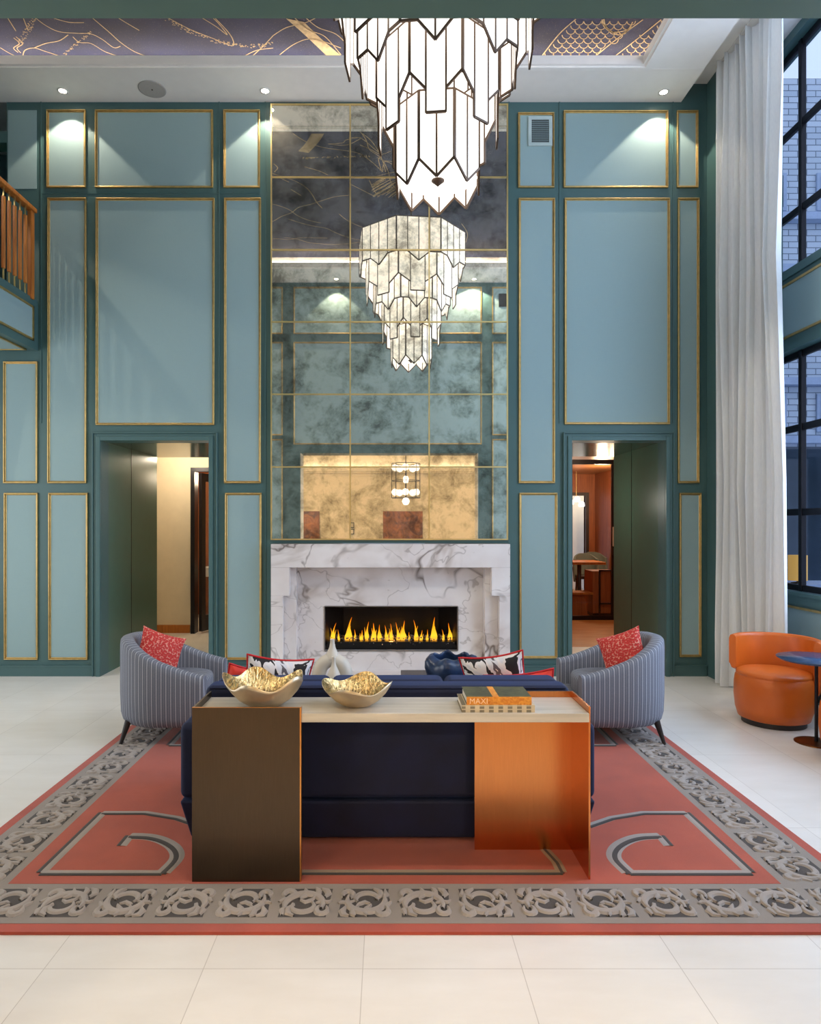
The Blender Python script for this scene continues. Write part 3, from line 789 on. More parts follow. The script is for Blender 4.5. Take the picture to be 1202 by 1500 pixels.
# mirror
MX = [398, 513, 628, 742]; MYp = [156, 262, 368, 473, 578.5, 684.5, 790]
t = empty('wall_mirror', (wx(570), WY, wz(790))); tag(t, 'tall antiqued mirror of eighteen tiles with brass strips above the fireplace', 'mirror')
for i in range(3):
    for j in range(6):
        MB().box(wx(MX[i])+.002, wx(MX[i+1])-.002, WY-.03, WY-.012, wz(MYp[j+1])+.002, wz(MYp[j])-.002).build('mirror_tile', 'mirror', t)
m = MB()
for px in MX: m.box(wx(px)-.007, wx(px)+.007, WY-.04, WY, wz(790), wz(156))
for py in MYp: m.box(wx(398)-.007, wx(742)+.007, WY-.039, WY, wz(py)-.007, wz(py)+.007)
m.build('brass_divider', 'brass', t)
box('backing_board', 'black', wx(398), wx(742), WY-.012, WY, wz(790), wz(156), t)

# balcony at left
b = MB(); BX = -3.71; b0, b1 = 3.46, 3.99
b.box(-5.6, BX, NY, WY, b0, b1)
balc = struct(b.build('ceiling_balcony', 'stile'))
pnl = MB().box(BX, BX+.006, 2.6, WY-.13, b0+.10, b1-.11).build('fascia_panel', 'fabric', balc)
g = MB()
for z in (b0+.08, b1-.11): g.box(BX, BX+.018, 2.6, WY-.11, z, z+.02)
g.box(BX, BX+.018, WY-.13, WY-.11, b0+.08, b1-.09)
g.box(-4.6, BX-.08, WY-.10, WY-.08, b0-.014, b0); g.box(-4.6, BX-.08, 3.0, 3.02, b0-.014, b0); g.box(BX-.1, BX-.08, 3.02, WY-.1, b0-.014, b0)
g.build('gilt_moulding', 'gilt', pnl)
MB().box(-4.6, BX-.1, 3.02, WY-.1, b0-.005, b0).build('soffit_panel', 'fabric', balc)
t = empty('balustrade', (BX, 6.5, b1)); tag(t, 'orange wood balustrade on the balcony at upper left', 'railing')
MB().box(BX-.05, BX+.03, 5.6, 7.20, 4.89, 4.935).build('handrail', 'oak', t, .008)
box('newel_post', 'oak', BX-.03, BX+.015, 7.11, 7.17, b1-.02, 4.89, t, .004)
for i in range(15):
    y = 7.03-.1*i
    o = MB().box(BX-.022, BX+.004, y-.018, y+.018, b1+.11, 4.80).build('baluster', 'oak', t, .004)
    [MB().box(BX-.014, BX-.004, y-.008, y+.008, q0, q1).build('metal_pin', 'brass', o) for q0, q1 in ((b1, b1+.11), (4.80, 4.89))]
# upper hall beyond the balcony
m = MB(); m.box(-8.5, xl, 9.2, 9.3, 3.9, 6.6); m.box(-8.5, -5.6, WY, WY+.1, 3.9, 6.6)
m.box(-8.6, -8.5, WY, 9.3, 3.8, 6.6); m.box(xl, xl+.1, WY+.18, 9.3, 3.8, 6.6)
struct(m.build('wall_upper_hall', 'stile'))
struct(box('ceiling_upper_hall', 'plaster', -8.6, xl+.1, WY+.18, 9.3, 6.6, 6.7))
struct(box('ceiling_side_hall', 'plaster', -8.6, -5.6, 1.4, WY, 6.6, 6.7))
struct(box('wall_side_hall', 'stile', -8.6, -5.72, 1.4, 1.5, 3.8, 6.6))
struct(box('floor_upper_hall', 'darkwood', -8.5, xl, WY+.18, 9.3, 3.8, 3.9))
m = MB(); m.box(-8.5, xl-.0, WY, WY+.18, 5.68, 5.80)
struct(m.build('trim_5', 'stile'))
t = empty('exit_strip_light', (-4.45, 9.18, 4.7)); tag(t, 'slim green glowing strip on the wall behind the balusters', 'light')
box('tube', emit('green_glow', (.12, .8, .5), 1.2), -5.02, -4.97, 9.17, 9.2, 4.35, 4.85, t)

# unseen left wall, with an opening made for the added fill light
m = MB(); m.box(-5.72, -5.6, NY-.4, WY, 0, .5); m.box(-5.72, -5.6, NY-.4, WY, 3.3, 6.6); m.box(-5.72, -5.6, NY-.4, 2.4, .5, 3.3); m.box(-5.72, -5.6, 6.4, WY+.2, .5, 3.3)
struct(m.build('wall_left', 'stile'))

# near wall with the wide entry opening (seen in the mirror)
OX0, OX1, OZ = -1.60, 1.70, 2.945
m = MB(); m.box(-5.6, OX0, NY-.4, NY, 0, 6.6); m.box(OX1, 4.0, NY-.4, NY, 0, 6.6); m.box(OX0, OX1, NY-.4, NY, OZ, 6.6)
wall_front = struct(m.build('wall_front', 'stile'))
m = MB(); m.box(OX0, OX0+.012, NY-.4, NY-.002, 0, OZ); m.box(OX1-.012, OX1, NY-.4, NY-.002, 0, OZ)
struct(m.build('trim_8', 'cream'))
for (a, c, z0, z1) in ((-1.70, 1.74, 5.18, 6.0), (-1.70, 1.74, 3.13, 4.98), (-3.9, -1.95, 5.18, 6.0), (-3.9, -1.95, 3.3, 4.98), (-3.9, -1.95, .2, 3.18), (1.98, 3.05, 5.18, 6.0), (1.98, 3.05, 3.3, 4.98), (1.98, 3.05, .2, 3.18)):
    panel(a, c, z0, z1, NY, 1, wall_front)
t = empty('air_vent', (2.25, NY, 5.7)); tag(t, 'dark grille vent high on the entry wall, seen only in the mirror', 'vent')
box('grille', 'black', 2.08, 2.4, NY+.004, NY+.02, 5.66, 5.90, t)
# lounge behind the camera
m = MB(); m.box(-3.4, 3.6, -4.7, -4.5, 0, 3.6); m.box(-3.5, -3.4, -4.7, 1.41, 0, 3.6); m.box(3.6, 3.7, -4.7, 1.41, 0, 3.6)
m.box(-3.4, OX0, 1.36, 1.41, 0, 3.6); m.box(OX1, 3.6, 1.36, 1.41, 0, 3.6); m.box(OX0, OX1, 1.36, 1.41, OZ, 3.6)
wl = struct(m.build('wall_lounge', 'cream'))
struct(box('ceiling_lounge', 'cream', -3.5, 3.7, -4.7, 1.41, 3.6, 3.7))
m = MB(); m.box(-3.4, 3.6, -4.5, -4.40, 3.06, 3.10); m.box(-3.4, 3.6, -4.5, -4.30, 3.10, 3.20); m.box(-3.4, 3.6, -4.5, -4.46, 2.98, 3.02)
m.box(-.25, 1.2, -4.5, -4.46, 2.12, 2.2); m.box(-.2, -.1, -4.5, -4.47, 0, 2.12); m.box(1.0, 1.12, -4.5, -4.47, 0, 2.12)
struct(m.build('trim_6', 'cream'))
t = empty('cove_light', (0, -4.4, 3.2)); tag(t, 'glowing cove light along the lounge crown, seen in the mirror', 'light')
box('led_strip', emit('lounge_cove', (1, .93, .84), 8), -3.3, 3.5, -4.42, -4.38, 3.2, 3.215, t)
M['bronzepanel'] = blotch('bronze_door_panel', [(96, 52, 16), (176, 104, 34)], 3, .4)
for x0_, x1_, nm in ((-.1, 1.0, 'door_3'), (-2.5, -1.86, 'door_4')):
    struct(box(nm, 'bronzepanel', x0_, x1_, -4.49, -4.45, 0, 2.0))
for z_, w_ in ((1.36, 'lower'), (1.54, 'upper')):
    t = empty('picture_frame', (-.95, -4.5, z_)); tag(t, w_+' of two small dark framed pictures left of the bronze door, in the mirror', 'picture')
    box('frame', 'black', -1.02, -.90, -4.5, -4.47, z_, z_+.15, t); box('print', 'cream', -1.0, -.92, -4.47, -4.465, z_+.02, z_+.13, t)
t = empty('globe_chandelier', (.45, -1.5, 3.6)); tag(t, 'chandelier of glowing glass globes in a black cage, seen in the mirror', 'chandelier')
m = MB(); cx, cy = .45, -1.5
m.tube([(cx, cy, 3.6), (cx, cy, 2.2)], .01)
for k in range(8):
    a = 2*PI*k/8; m.tube([(cx+.33*math.cos(a), cy+.33*math.sin(a), 2.25), (cx+.33*math.cos(a), cy+.33*math.sin(a), 3.05)], .009, 6)
for z in (2.25, 2.65, 3.05): m.tube([(cx+.33*math.cos(2*PI*k/24), cy+.33*math.sin(2*PI*k/24), z) for k in range(24)], .008, 6, closed=True)
m.build('cage', 'black', t)
for z in (2.38, 2.95):
    for k in range(5):
        a = 2*PI*(k+.3)/5
        MB().lathe([(.002, -.08), (.05, -.062), (.075, -.026), (.08, 0), (.075, .026), (.05, .062), (.002, .08)], (cx+.26*math.cos(a), cy+.26*math.sin(a), z), 16).build('globe', 'globe', t)
MB().lathe([(.002, -.09), (.055, -.072), (.09, 0), (.055, .072), (.002, .09)], (cx, cy, 2.17), 16).build('globe', 'globe', t)
MB().lathe([(.002, -.09), (.05, -.07), (.07, 0), (.05, .07), (.002, .09)], (cx, cy, 2.68), 16).build('globe', 'globe', t)

# right window wall
RX = 3.85
m = MB(); WYa, WYb = 1.95, 6.98
m.box(RX, RX+.2, NY-.4, WY+.2, 0, .94); m.box(RX, RX+.2, NY-.4, WY+.2, 3.27, 4.03); m.box(RX, RX+.2, NY-.4, WY+.2, 6.22, 6.6)
m.box(RX, RX+.2, WYb, WY+.2, .94, 6.22); m.box(RX, RX+.2, NY-.4, WYa, .94, 6.22)
m.box(3.41, RX, 7.05, WY, 0, 6.305)
wall_right = struct(m.build('wall_right', 'stile'))
m = MB(); m.box(RX-.02, RX+.08, WYa, WYb, .94, .975); m.box(RX-.012, RX, WYa, 7.05, .86, .94); m.box(RX-.012, RX, 1.9, 7.05, 3.27, 3.33); m.box(RX-.02, RX, 1.9, 7.05, 3.97, 4.05)
struct(m.build('trim_7', 'stile'))
def rpanel(y0, y1, z0, z1):
    f = MB().box(RX-.004, RX, y0, y1, z0, z1).build('wall_panel', 'fabric', wall_right)
    g = MB(); w = .022
    g.box(RX-.016, RX, y0-w, y1+w, z1, z1+w); g.box(RX-.016, RX, y0-w, y1+w, z0-w, z0); g.box(RX-.016, RX, y0-w, y0, z0, z1); g.box(RX-.016, RX, y1, y1+w, z0, z1)
    g.build('gilt_moulding', 'gilt', f)
for y0_ in (2.0, 3.7, 5.4): rpanel(y0_, y0_+1.55, .16, .82); rpanel(y0_, y0_+1.55, 3.42, 3.90)
m = MB()
for k in range(7): m.box(RX-.012, RX, 4.6, 6.4, .025+.016*k, .032+.016*k)
struct(m.build('baseboard_right', 'black'))
def win(name, z0, z1, rails):
    w = empty(name, (RX+.08, 4.4, z0)); struct(w)
    m = MB(); xa, xb = RX+.085, RX+.125
    m.box(xa, xb, WYa, WYb, z0, z0+.06); m.box(xa, xb, WYa, WYb, z1-.06, z1)
    for y in (WYa+.03, 2.69, 3.64, 4.59, 5.54, 6.49, WYb-.03):
        m.box(xa-.01, xb, y-.026, y+.026, z0, z1)
    for z in rails: m.box(xa, xb, WYa, WYb, z-.032, z+.032)
    f = m.build('window_frame', 'black', w, .004, 1)
    box('pane', 'glass', RX+.10, RX+.106, WYa, WYb, z0, z1, f)
win('window_2', .975, 3.27, (1.73, 2.54)); win('window_3', 4.05, 6.22, (4.63, 5.44))
# outside
t = empty('brick_facade', (8, 11, 0)); tag(t, 'pale brick building facade with stone ledges outside the windows', 'building')
m = MB(); m.box(4.96, 14, 11.3, 11.6, -.5, .64); m.box(4.96, 14, 11.3, 11.6, 2.9, 9); m.box(4.96, 6.2, 11.3, 11.6, .64, 2.9); m.box(8.2, 14, 11.3, 11.6, .64, 2.9)
m.build('brick_wall', 'brick', t)
box('ledge', 'ledge', 6.1, 8.3, 10.9, 11.7, .58, .66, t)
for z in (2.95, 3.9, 4.7, 5.75, 6.6): box('ledge', 'ledge', 4.96, 14, 11.12, 11.3, z, z+.12, t)
for k in range(4):
    for z in (3.15, 4.95, 6.8):
        o = box('window_bay', 'ledge', 5.1+k*2.0, 6.6+k*2.0, 11.26, 11.3, z, z+.62, t)
        box('pane', 'darkglass', 5.17+k*2.0, 6.53+k*2.0, 11.24, 11.26, z+.05, z+.57, o)
box('room_back', 'darkglass', 6.1, 8.3, 12.3, 12.35, .5, 3.0, t)
t = empty('table_lamp', (6.68, 11.1, .66)); tag(t, 'lamp with woven amber drum shade beyond the window', 'lamp')
MB().lathe([(.10, 0), (.10, .015), (.015, .03), (.015, .12)], (6.68, 11.1, .66), 16).build('base', 'black', t)
MB().lathe([(.14, .05), (.14, .46)], (6.68, 11.1, .66), 24).build('lamp_shade', 'shade', t)
struct(box('floor_courtyard', 'ledge', 4.05, 14, -2, 11.3, -.6, -.5))

# curtain
m = MB(); n = 220; rings = []
pts = []
for i in range(n+1):
    u = i/n; y = 6.99-1.02*u
    ph = u*2*PI*7.5
    x = 3.37+.10*u+.05*math.sin(ph)+.02*math.sin(ph*.37+1)+.012*math.sin(ph*2.1)
    y += .035*math.cos(ph*1.0)
    pts.append((x, y, ph))
zs = [.012, .5, 2, 4, 5.6, 6.0, 6.22, 6.30]
rows = []
for z in zs:
    k = 1 if z < 5.5 else .8
    tt = 1-.10*(z/6.3)
    rows.append([((3.37+.0133*ph/PI/1.0)+(x-(3.37+.0133*ph/PI/1.0))*k*(1+.25*math.sin(z*1.3+ph*.2)), 6.99+(y-6.99)*(1-.11*z/6.3), z) for x, y, ph in pts])
back = [[(x+.004, y, z) for x, y, z in r] for r in rows]
m.loft(rows, closed=False, caps=False); m.loft(back[::-1], closed=False, caps=False)
cur = m.build('curtain', 'curtain'); tag(cur, 'floor-to-ceiling white pleated curtain beside the window wall', 'curtain')
MB().box(3.38, 3.46, 5.95, 7.0, 6.29, 6.305).build('curtain_track', 'whiteplastic', cur)

# ------------------------------------------------------------------ chandelier
CX, CY = .352, 4.69
ch = empty('tiered_chandelier', (CX, CY, 6.45)); tag(ch, 'huge five-tier chandelier of glowing white glass strips in bronze lines', 'chandelier')
m = MB(); m.tube([(CX, CY, 6.45), (CX, CY, 5.60)], .014)
m.build('stem', 'bronze', ch)
m = MB()
for r_, z in ((.10, 6.40), (.085, 6.36), (.07, 6.32), (.055, 6.28)):
    m.lathe([(r_*.7, z+.012), (r_, z+.006), (r_, z-.006), (r_*.7, z-.012)], (CX, CY, 0), 24)
m.build('canopy', 'bronze', ch)
m = MB()
for a in [2*PI*k/8+math.radians(-6)+PI/8 for k in range(8)]:
    m.bar((CX, CY, 5.68), (CX+.74*math.cos(a), CY+.74*math.sin(a), 5.68), .015, .015)
m.build('spider_frame', 'bronze', ch)
ROT = math.radians(-90-22.5-6)
TIERS = [(.78, 5.71, 'A', 5.25, 5.13), (.68, 5.36, 'B', 4.99, 4.88, 4.76), (.565, 5.05, 'A', 4.70, 4.57), (.435, 4.80, 'B', 4.46, 4.35, 4.20), (.30, 4.42, 'C', 3.98, 3.86)]
for T in TIERS:
    r_, zt, pat = T[:3]
    came = MB(); faces = []
    for k in range(8):
        a0 = ROT+2*PI*k/8; a1 = a0+2*PI/8
        P0 = Vector((CX+r_*math.cos(a0), CY+r_*math.sin(a0), 0)); P1 = Vector((CX+r_*math.cos(a1), CY+r_*math.sin(a1), 0))
        nn = Vector((math.cos((a0+a1)/2), math.sin((a0+a1)/2), 0))
        if pat == 'A': S_ = [(0, .25, T[3], T[3]), (.25, .5, T[3], T[4]), (.5, .75, T[4], T[3]), (.75, 1, T[3], T[3])]
        elif pat == 'B': S_ = [(0, .31, T[3], T[4]), (.31, .69, T[5], T[5]), (.69, 1, T[4], T[3])]
        else: S_ = [(0, .5, T[3], T[4]), (.5, 1, T[4], T[3])]
        gm = MB(); prev = None
        def pt(s_, z, o=0): q = P0.lerp(P1, s_)+nn*o; return (q.x, q.y, z)
        for (s0, s1, za, zb) in S_:
            gm.hexa([pt(s0, za, -.003), pt(s1, zb, -.003), pt(s1, zb, .003), pt(s0, za, .003), pt(s0, zt, -.003), pt(s1, zt, -.003), pt(s1, zt, .003), pt(s0, zt, .003)])
            came.bar(pt(s0, za), pt(s1, zb), .014, .013, 0, nn)
            lo = min(za, prev) if prev is not None else za
            came.bar(pt(s0, lo), pt(s0, zt), .012 if s0 else .018, .014, 0, nn)
            prev = zb
        came.bar(pt(0, zt), pt(1, zt), .012, .012, 0, nn)
        faces.append(gm)
    fr = came.build('came_frame', 'bronze', ch)
    for gm in faces: gm.build('glass_panel', 'opal', fr)
MB().lathe([(.27, 3.985), (.27, 3.995)], (CX, CY, 0), 8).build('diffuser', 'diffuser', ch)
MB().lathe([(.004, 3.93), (.03, 3.955), (.045, 3.965), (.045, 3.972), (.01, 3.985)], (CX, CY, 0), 20).build('finial', 'bronze', ch)

# ------------------------------------------------------------------ fireplace
fp = empty('fireplace', (.04, 7.2, 0)); tag(fp, 'white grey-veined marble fireplace with a stepped surround and long linear fire', 'fireplace')
def px_at(px, Y): return (px-566)*Y/1000
def pz_at(py, Y): return 1.6+(770-py)*Y/1000
A = 7.12
xo0, xo1, zt = px_at(396.5, A), px_at(747, A), pz_at(797, A)
xa, xb = px_at(423.6, A), px_at(719.9, A); xc, xd = px_at(414, A), px_at(731, A)
zh, zs_ = pz_at(831.5, A), pz_at(873, A)
m = MB(); m.box(xo0, xo1, A, 7.40, zh, zt)
m.box(xo0, xa, A, 7.40, zs_, zh); m.box(xb, xo1, A, 7.40, zs_, zh); m.box(xo0, xc, A, 7.40, 0, zs_); m.box(xd, xo1, A, 7.40, 0, zs_)
m.build('surround', 'marble', fp, .003, 1)
B_ = 7.22; xi0, xi1 = px_at(433.7, B_)-.0, px_at(710, B_)
for q0, q1 in ((xc, xi0), (xi1, xd)): MB().box(q0, q1, B_, 7.44, 0, zh).build('inner_pilaster', 'marble', fp, .003, 1)
D_ = 7.36; fx0, fx1, fz0, fz1 = px_at(475.5, D_), px_at(670, D_), pz_at(953, D_), pz_at(888.4, D_)
m = MB(); m.box(xi0-.06, fx0, D_, 7.44, .04, zh); m.box(fx1, xi1+.06, D_, 7.44, .04, zh); m.box(fx0, fx1, D_, 7.44, fz1+.003, zh); m.box(fx0, fx1, D_, 7.44, .04, fz0-.003)
m.build('back_slab', 'marble', fp)
MB().box(xc, xd, 7.13, 7.4, 0, .04).build('hearth', 'marble', fp)
m = MB(); q = .012
m.box(fx0, fx1, D_-.008, D_+.02, fz1-q*.3, fz1+q*.6); m.box(fx0, fx1, D_-.008, D_+.02, fz0-q*.6, fz0); m.box(fx0-q*.6, fx0, D_-.008, D_+.02, fz0, fz1); m.box(fx1, fx1+q*.6, D_-.008, D_+.02, fz0, fz1)
m.build('firebox_trim', mat('steel_trim', (150, 146, 140), .35, .8), fp)
m = MB(); yb = 7.86; s_ = .16
m.hexa([(fx0, 7.42, fz0), (fx1, 7.42, fz0), (fx1-s_, yb, fz0+.02), (fx0+s_, yb, fz0+.02), (fx0, 7.42, fz0+.05), (fx1, 7.42, fz0+.05), (fx1-s_, yb, fz0+.07), (fx0+s_, yb, fz0+.07)])
m.hexa([(fx0, 7.42, fz1-.0), (fx1, 7.42, fz1-.0), (fx1-s_, yb, fz1-.08), (fx0+s_, yb, fz1-.08), (fx0, 7.42, fz1+.03), (fx1, 7.42, fz1+.03), (fx1-s_, yb, fz1), (fx0+s_, yb, fz1)])
m.box(fx0, fx1, yb, yb+.02, fz0, fz1)
m.bar((fx0-.012, 7.40, (fz0+fz1)/2), (fx0+s_, yb, (fz0+fz1)/2), .02, fz1-fz0)
m.bar((fx1+.012, 7.40, (fz0+fz1)/2), (fx1-s_, yb, (fz0+fz1)/2), .02, fz1-fz0)
m.build('firebox', 'firebox', fp)
m = MB()
for i in range(900):
    x = R.uniform(fx0+.02, fx1-.02); y = R.uniform(7.42, 7.66); z = fz0+.05+.03*R.random()+(.05 if y > 7.48 else 0)*min(1, (y-7.42)/.1); r_ = R.uniform(.006, .013)
    v = [Vector((R.uniform(.6, 1)*a_, R.uniform(.6, 1)*b_, R.uniform(.6, 1)*c_))*r_+Vector((x, y, z)) for a_, b_, c_ in ((1, 0, 0), (-1, 0, 0), (0, 1, 0), (0, -1, 0), (0, 0, 1), (0, 0, -1))]
    m.add(v, [(0, 2, 4), (2, 1, 4), (1, 3, 4), (3, 0, 4), (2, 0, 5), (1, 2, 5), (3, 1, 5), (0, 3, 5)])
o = m.build('crushed_glass_bed', 'embers', fp); o['kind'] = 'stuff'
MB().box(fx0+.02, fx1-.02, 7.42, 7.70, fz0+.05, fz0+.085).build('burner_tray', 'firebox', fp)
FL = [(100, 185, 34), (150, 240, 18), (230, 135, 52), (285, 240, 22), (338, 245, 28), (385, 175, 34), (440, 185, 44), (490, 200, 34), (552, 205, 30), (590, 190, 26), (648, 180, 28), (690, 165, 46), (738, 260, 18), (797, 160, 30), (840, 245, 26), (888, 240, 22), (945, 135, 52), (1025, 240, 20), (1082, 185, 38)]
FYv = 7.52
for (cx_, ty, w_) in FL:
    x = px_at(470+cx_/5.72, FYv); zb = pz_at(880+335/5.72, FYv); zt_ = pz_at(880+ty/5.72, FYv); w = w_/5.72*FYv/1000
    m = MB()
    tongues = [(0, 1, .62)] + ([(-w*.30, .72, .34), (w*.32, .62, .34)] if w_ > 24 else [(w*.2, .55, .4)])
    for dx, hk, wk in tongues:
        H_ = (zt_-zb)*hk; ln = R.uniform(-.18, .18)*H_; ph = R.uniform(0, 6); rings = []
        for i in range(11):
            t_ = i/10; rr = wk*w*(.45+.55*math.sin(PI*min(1, t_*1.6)**.8) if t_ < .62 else .45+.55*math.sin(PI*.99**.8)*1)*(1-t_)**.8+.0006
            ox = x+dx*(1-.2*t_)+ln*t_*t_+.09*w*math.sin(ph+t_*5)
            rings.append([(ox+rr*math.cos(2*PI*j/10), FYv+dx*.3+rr*.6*math.sin(2*PI*j/10), zb+H_*t_) for j in range(10)])
        m.loft(rings)
    m.build('flame', 'flame', fp)
point('fire_glow', (0.05, 7.45, .36), 1.5, (1, .45, .12), .04)

# ------------------------------------------------------------------ rug
RX0, RX1, RY0, RY1 = -2.03, 2.10, 2.667, 6.02
rug = MB(); E = .055; BW = .30
rug.box(RX0, RX1, RY0, RY1, 0.0005, .013, 1)
rug.box(RX0+E, RX1-E, RY0+E, RY1-E, .013, .0145, 2)
ix0, ix1, iy0, iy1 = RX0+E+BW, RX1-E-BW, RY0+E+BW, RY1-E-BW
rug.box(ix0, ix1, iy0, iy1, .0145, .0155, 0)
def ribbon(pts, w, z, h, m, ridge=True, taper=False):
    """carved pile strip with a ridged profile"""
    P = [Vector((p[0], p[1], 0)) for p in pts]; N = len(P); L = []; Cc = []; Rr = []
    for i in range(N):
        d = (P[min(i+1, N-1)]-P[max(i-1, 0)]).normalized(); n = Vector((-d.y, d.x, 0))
        k = 1 if not taper else (.25+.95*math.sin(PI*min(.97, max(.05, i/(N-1)))))
        L.append((P[i]+n*w/2*k)); Rr.append((P[i]-n*w/2*k)); Cc.append(P[i])
    vs = []; fs = []
    for i in range(N):
        vs += [(L[i].x, L[i].y, z), (L[i].x*.55+Cc[i].x*.45, L[i].y*.55+Cc[i].y*.45, z+h*.85), (Cc[i].x, Cc[i].y, z+h), (Rr[i].x*.55+Cc[i].x*.45, Rr[i].y*.55+Cc[i].y*.45, z+h*.85), (Rr[i].x, Rr[i].y, z)]
    for i in range(N-1):
        for j in range(4): fs.append((i*5+j, (i+1)*5+j, (i+1)*5+j+1, i*5+j+1))
    rug.add(vs, fs, m)
def poly(pts, z, m, up=True):
    rug.add([(x, y, z) for x, y in pts], [tuple(range(len(pts)))], m)
def arc(cx, cy, r, a0, a1, n=14, ry=None):
    ry = ry or r
    return [(cx+r*math.cos(math.radians(a0+(a1-a0)*i/n)), cy+ry*math.sin(math.radians(a0+(a1-a0)*i/n))) for i in range(n+1)]
def unit(T):
    """one carved scroll unit in local (0..1, 0..1) coordinates mapped by T"""
    zb = .0146; U = .24
    def tp(L): return [T(x, y) for x, y in L]
    poly(tp([(.05, .03), (.93, .03), (.99, .97), (.11, .97)]), zb-.00005, 4)
    # dark openings
    for L in ([(.10, .92), (.42, .93), (.30, .72), (.14, .62)], [(.56, .93), (.86, .92), (.90, .66), (.74, .80)], [(.08, .12), (.13, .52), (.30, .34), (.24, .12)],
              [(.62, .10), (.92, .08), (.93, .38), (.80, .30)], [(.38, .08), (.56, .08), (.50, .2)], [(.05, .30), (.02, .42), (.12, .56)], [(.90, .45), (.97, .58), (.86, .62)]):
        poly(tp(L), zb, 4)
    poly(tp(arc(.47, .40, .17, 0, 360, 16, .14)[:-1]), zb+.0002, 4)
    poly(tp(arc(.58, .68, .10, 0, 360, 12, .09)[:-1]), zb+.0002, 4)
    # raised scrolls
    ribbon(tp(arc(.48, .42, .36, -20, 205, 20, .38)), .040, zb, .009, 3, taper=True)
    ribbon(tp(arc(.47, .38, .21, 160, 400, 16, .19)), .030, zb, .008, 3, taper=True)
    ribbon(tp(arc(.16, .76, .10, -60, 230, 12, .13)), .032, zb, .009, 3, taper=True)
    ribbon(tp(arc(.84, .26, .10, 120, 400, 12, .13)), .028, zb, .009, 3, taper=True)
    ribbon(tp([(.38, .60), (.46, .70), (.50, .84), (.44, .95)]), .026, zb, .009, 3, taper=True)
    ribbon(tp([(.62, .62), (.72, .76), (.72, .90), (.66, .97)]), .026, zb, .009, 3, taper=True)
    ribbon(tp([(.30, .42), (.20, .28), (.22, .14), (.34, .05)]), .028, zb, .009, 3, taper=True)
    ribbon(tp([(.40, .56), (.50, .50), (.60, .56), (.66, .62)]), .024, zb, .008, 3, taper=True)
    ribbon(tp([(.70, .46), (.82, .52), (.93, .50), (1.0, .55)]), .022, zb, .008, 3, taper=True)
    ribbon(tp([(.0, .5), (.10, .62), (.2, .58)]), .03, zb, .007, 3, taper=True)
    ribbon(tp([(.86, .66), (.92, .78), (.88, .9), (.78, .95)]), .03, zb, .008, 3, taper=True); ribbon(tp([(.12, .08), (.10, .25), (.16, .38)]), .026, zb, .007, 3, taper=True)
def border(x0, y0, x1, y1, inx, iny, count):
    """run of units from corner to corner; (inx,iny) is the inward direction"""
    for k in range(count):
        flip = k % 3 == 1; fy = k % 2 == 1
        def T(u, v, k=k, flip=flip, fy=fy):
            u2 = 1-u if flip else u; v2 = 1-v if fy else v
            uu = (k+.06+.88*u2)/count; vv = .035+(BW-.07)*v2
            return (x0+(x1-x0)*uu+inx*vv, y0+(y1-y0)*uu+iny*vv)
        unit(T)
gx0, gx1, gy0, gy1 = RX0+E, RX1-E, RY0+E, RY1-E
border(gx0, gy0, gx1, gy0, 0, 1, 16); border(gx0, gy1, gx1, gy1, 0, -1, 16)
border(gx0, gy0+BW, gx0, gy1-BW, 1, 0, 10); border(gx1, gy0+BW, gx1, gy1-BW, -1, 0, 10)
def motif(f, tan=False):
    P1 = [f(*p) for p in [(-.98, 3.60), (-1.137, 3.70), (-1.33, 3.765), (-1.565, 3.765)]]
    P2 = [f(-1.565, 3.765), f(-1.575, 3.115)]; P3 = [f(-1.575, 3.115), f(-1.02, 3.115)]
    P4 = [(p.x, p.y) for p in smooth_path([Vector((*f(*q), 0)) for q in [(-1.02, 3.115), (-1.0, 3.25), (-1.04, 3.35), (-1.12, 3.43), (-1.21, 3.475), (-1.31, 3.485)]], 5)]
    P5 = [f(-1.31, 3.485), f(-1.31, 3.375)]
    for P, dx, dy in ((P1, 0, .014), (P2, .014, 0), (P3, 0, .014), (P4, 0, .014), (P5, .014, 0)):
        w = .05 if P is not P4 else .07
        ribbon(P, w, .0156, .003, 3)
        ribbon([(x-(dx if f(1, 0)[0] > 0 else -dx), y-dy) for x, y in P], w*.5, .0163, .0035, 4)
motif(lambda x, y: (x, y)); motif(lambda x, y: (.085-x, y)); motif(lambda x, y: (x, 8.69-y)); motif(lambda x, y: (.085-x, 8.69-y))
for pts_ in ([(-.73, 3.30), (-.72, 3.12)], [(-.72, 3.12), (.80, 3.12)], [(.80, 3.12), (.80, 3.22), (.77, 3.36)]):
    ribbon(pts_, .05, .0156, .003, 5); ribbon([(x, y-.014) for x, y in pts_], .022, .0163, .0035, 4)
tag(rug.build('area_rug', ['rug_red', 'rug_edge', 'rug_grey', 'rug_light', 'rug_dark', 'rug_tan']), 'large salmon rug with a carved grey scrollwork border and scroll motifs', 'rug')
RZ = .016

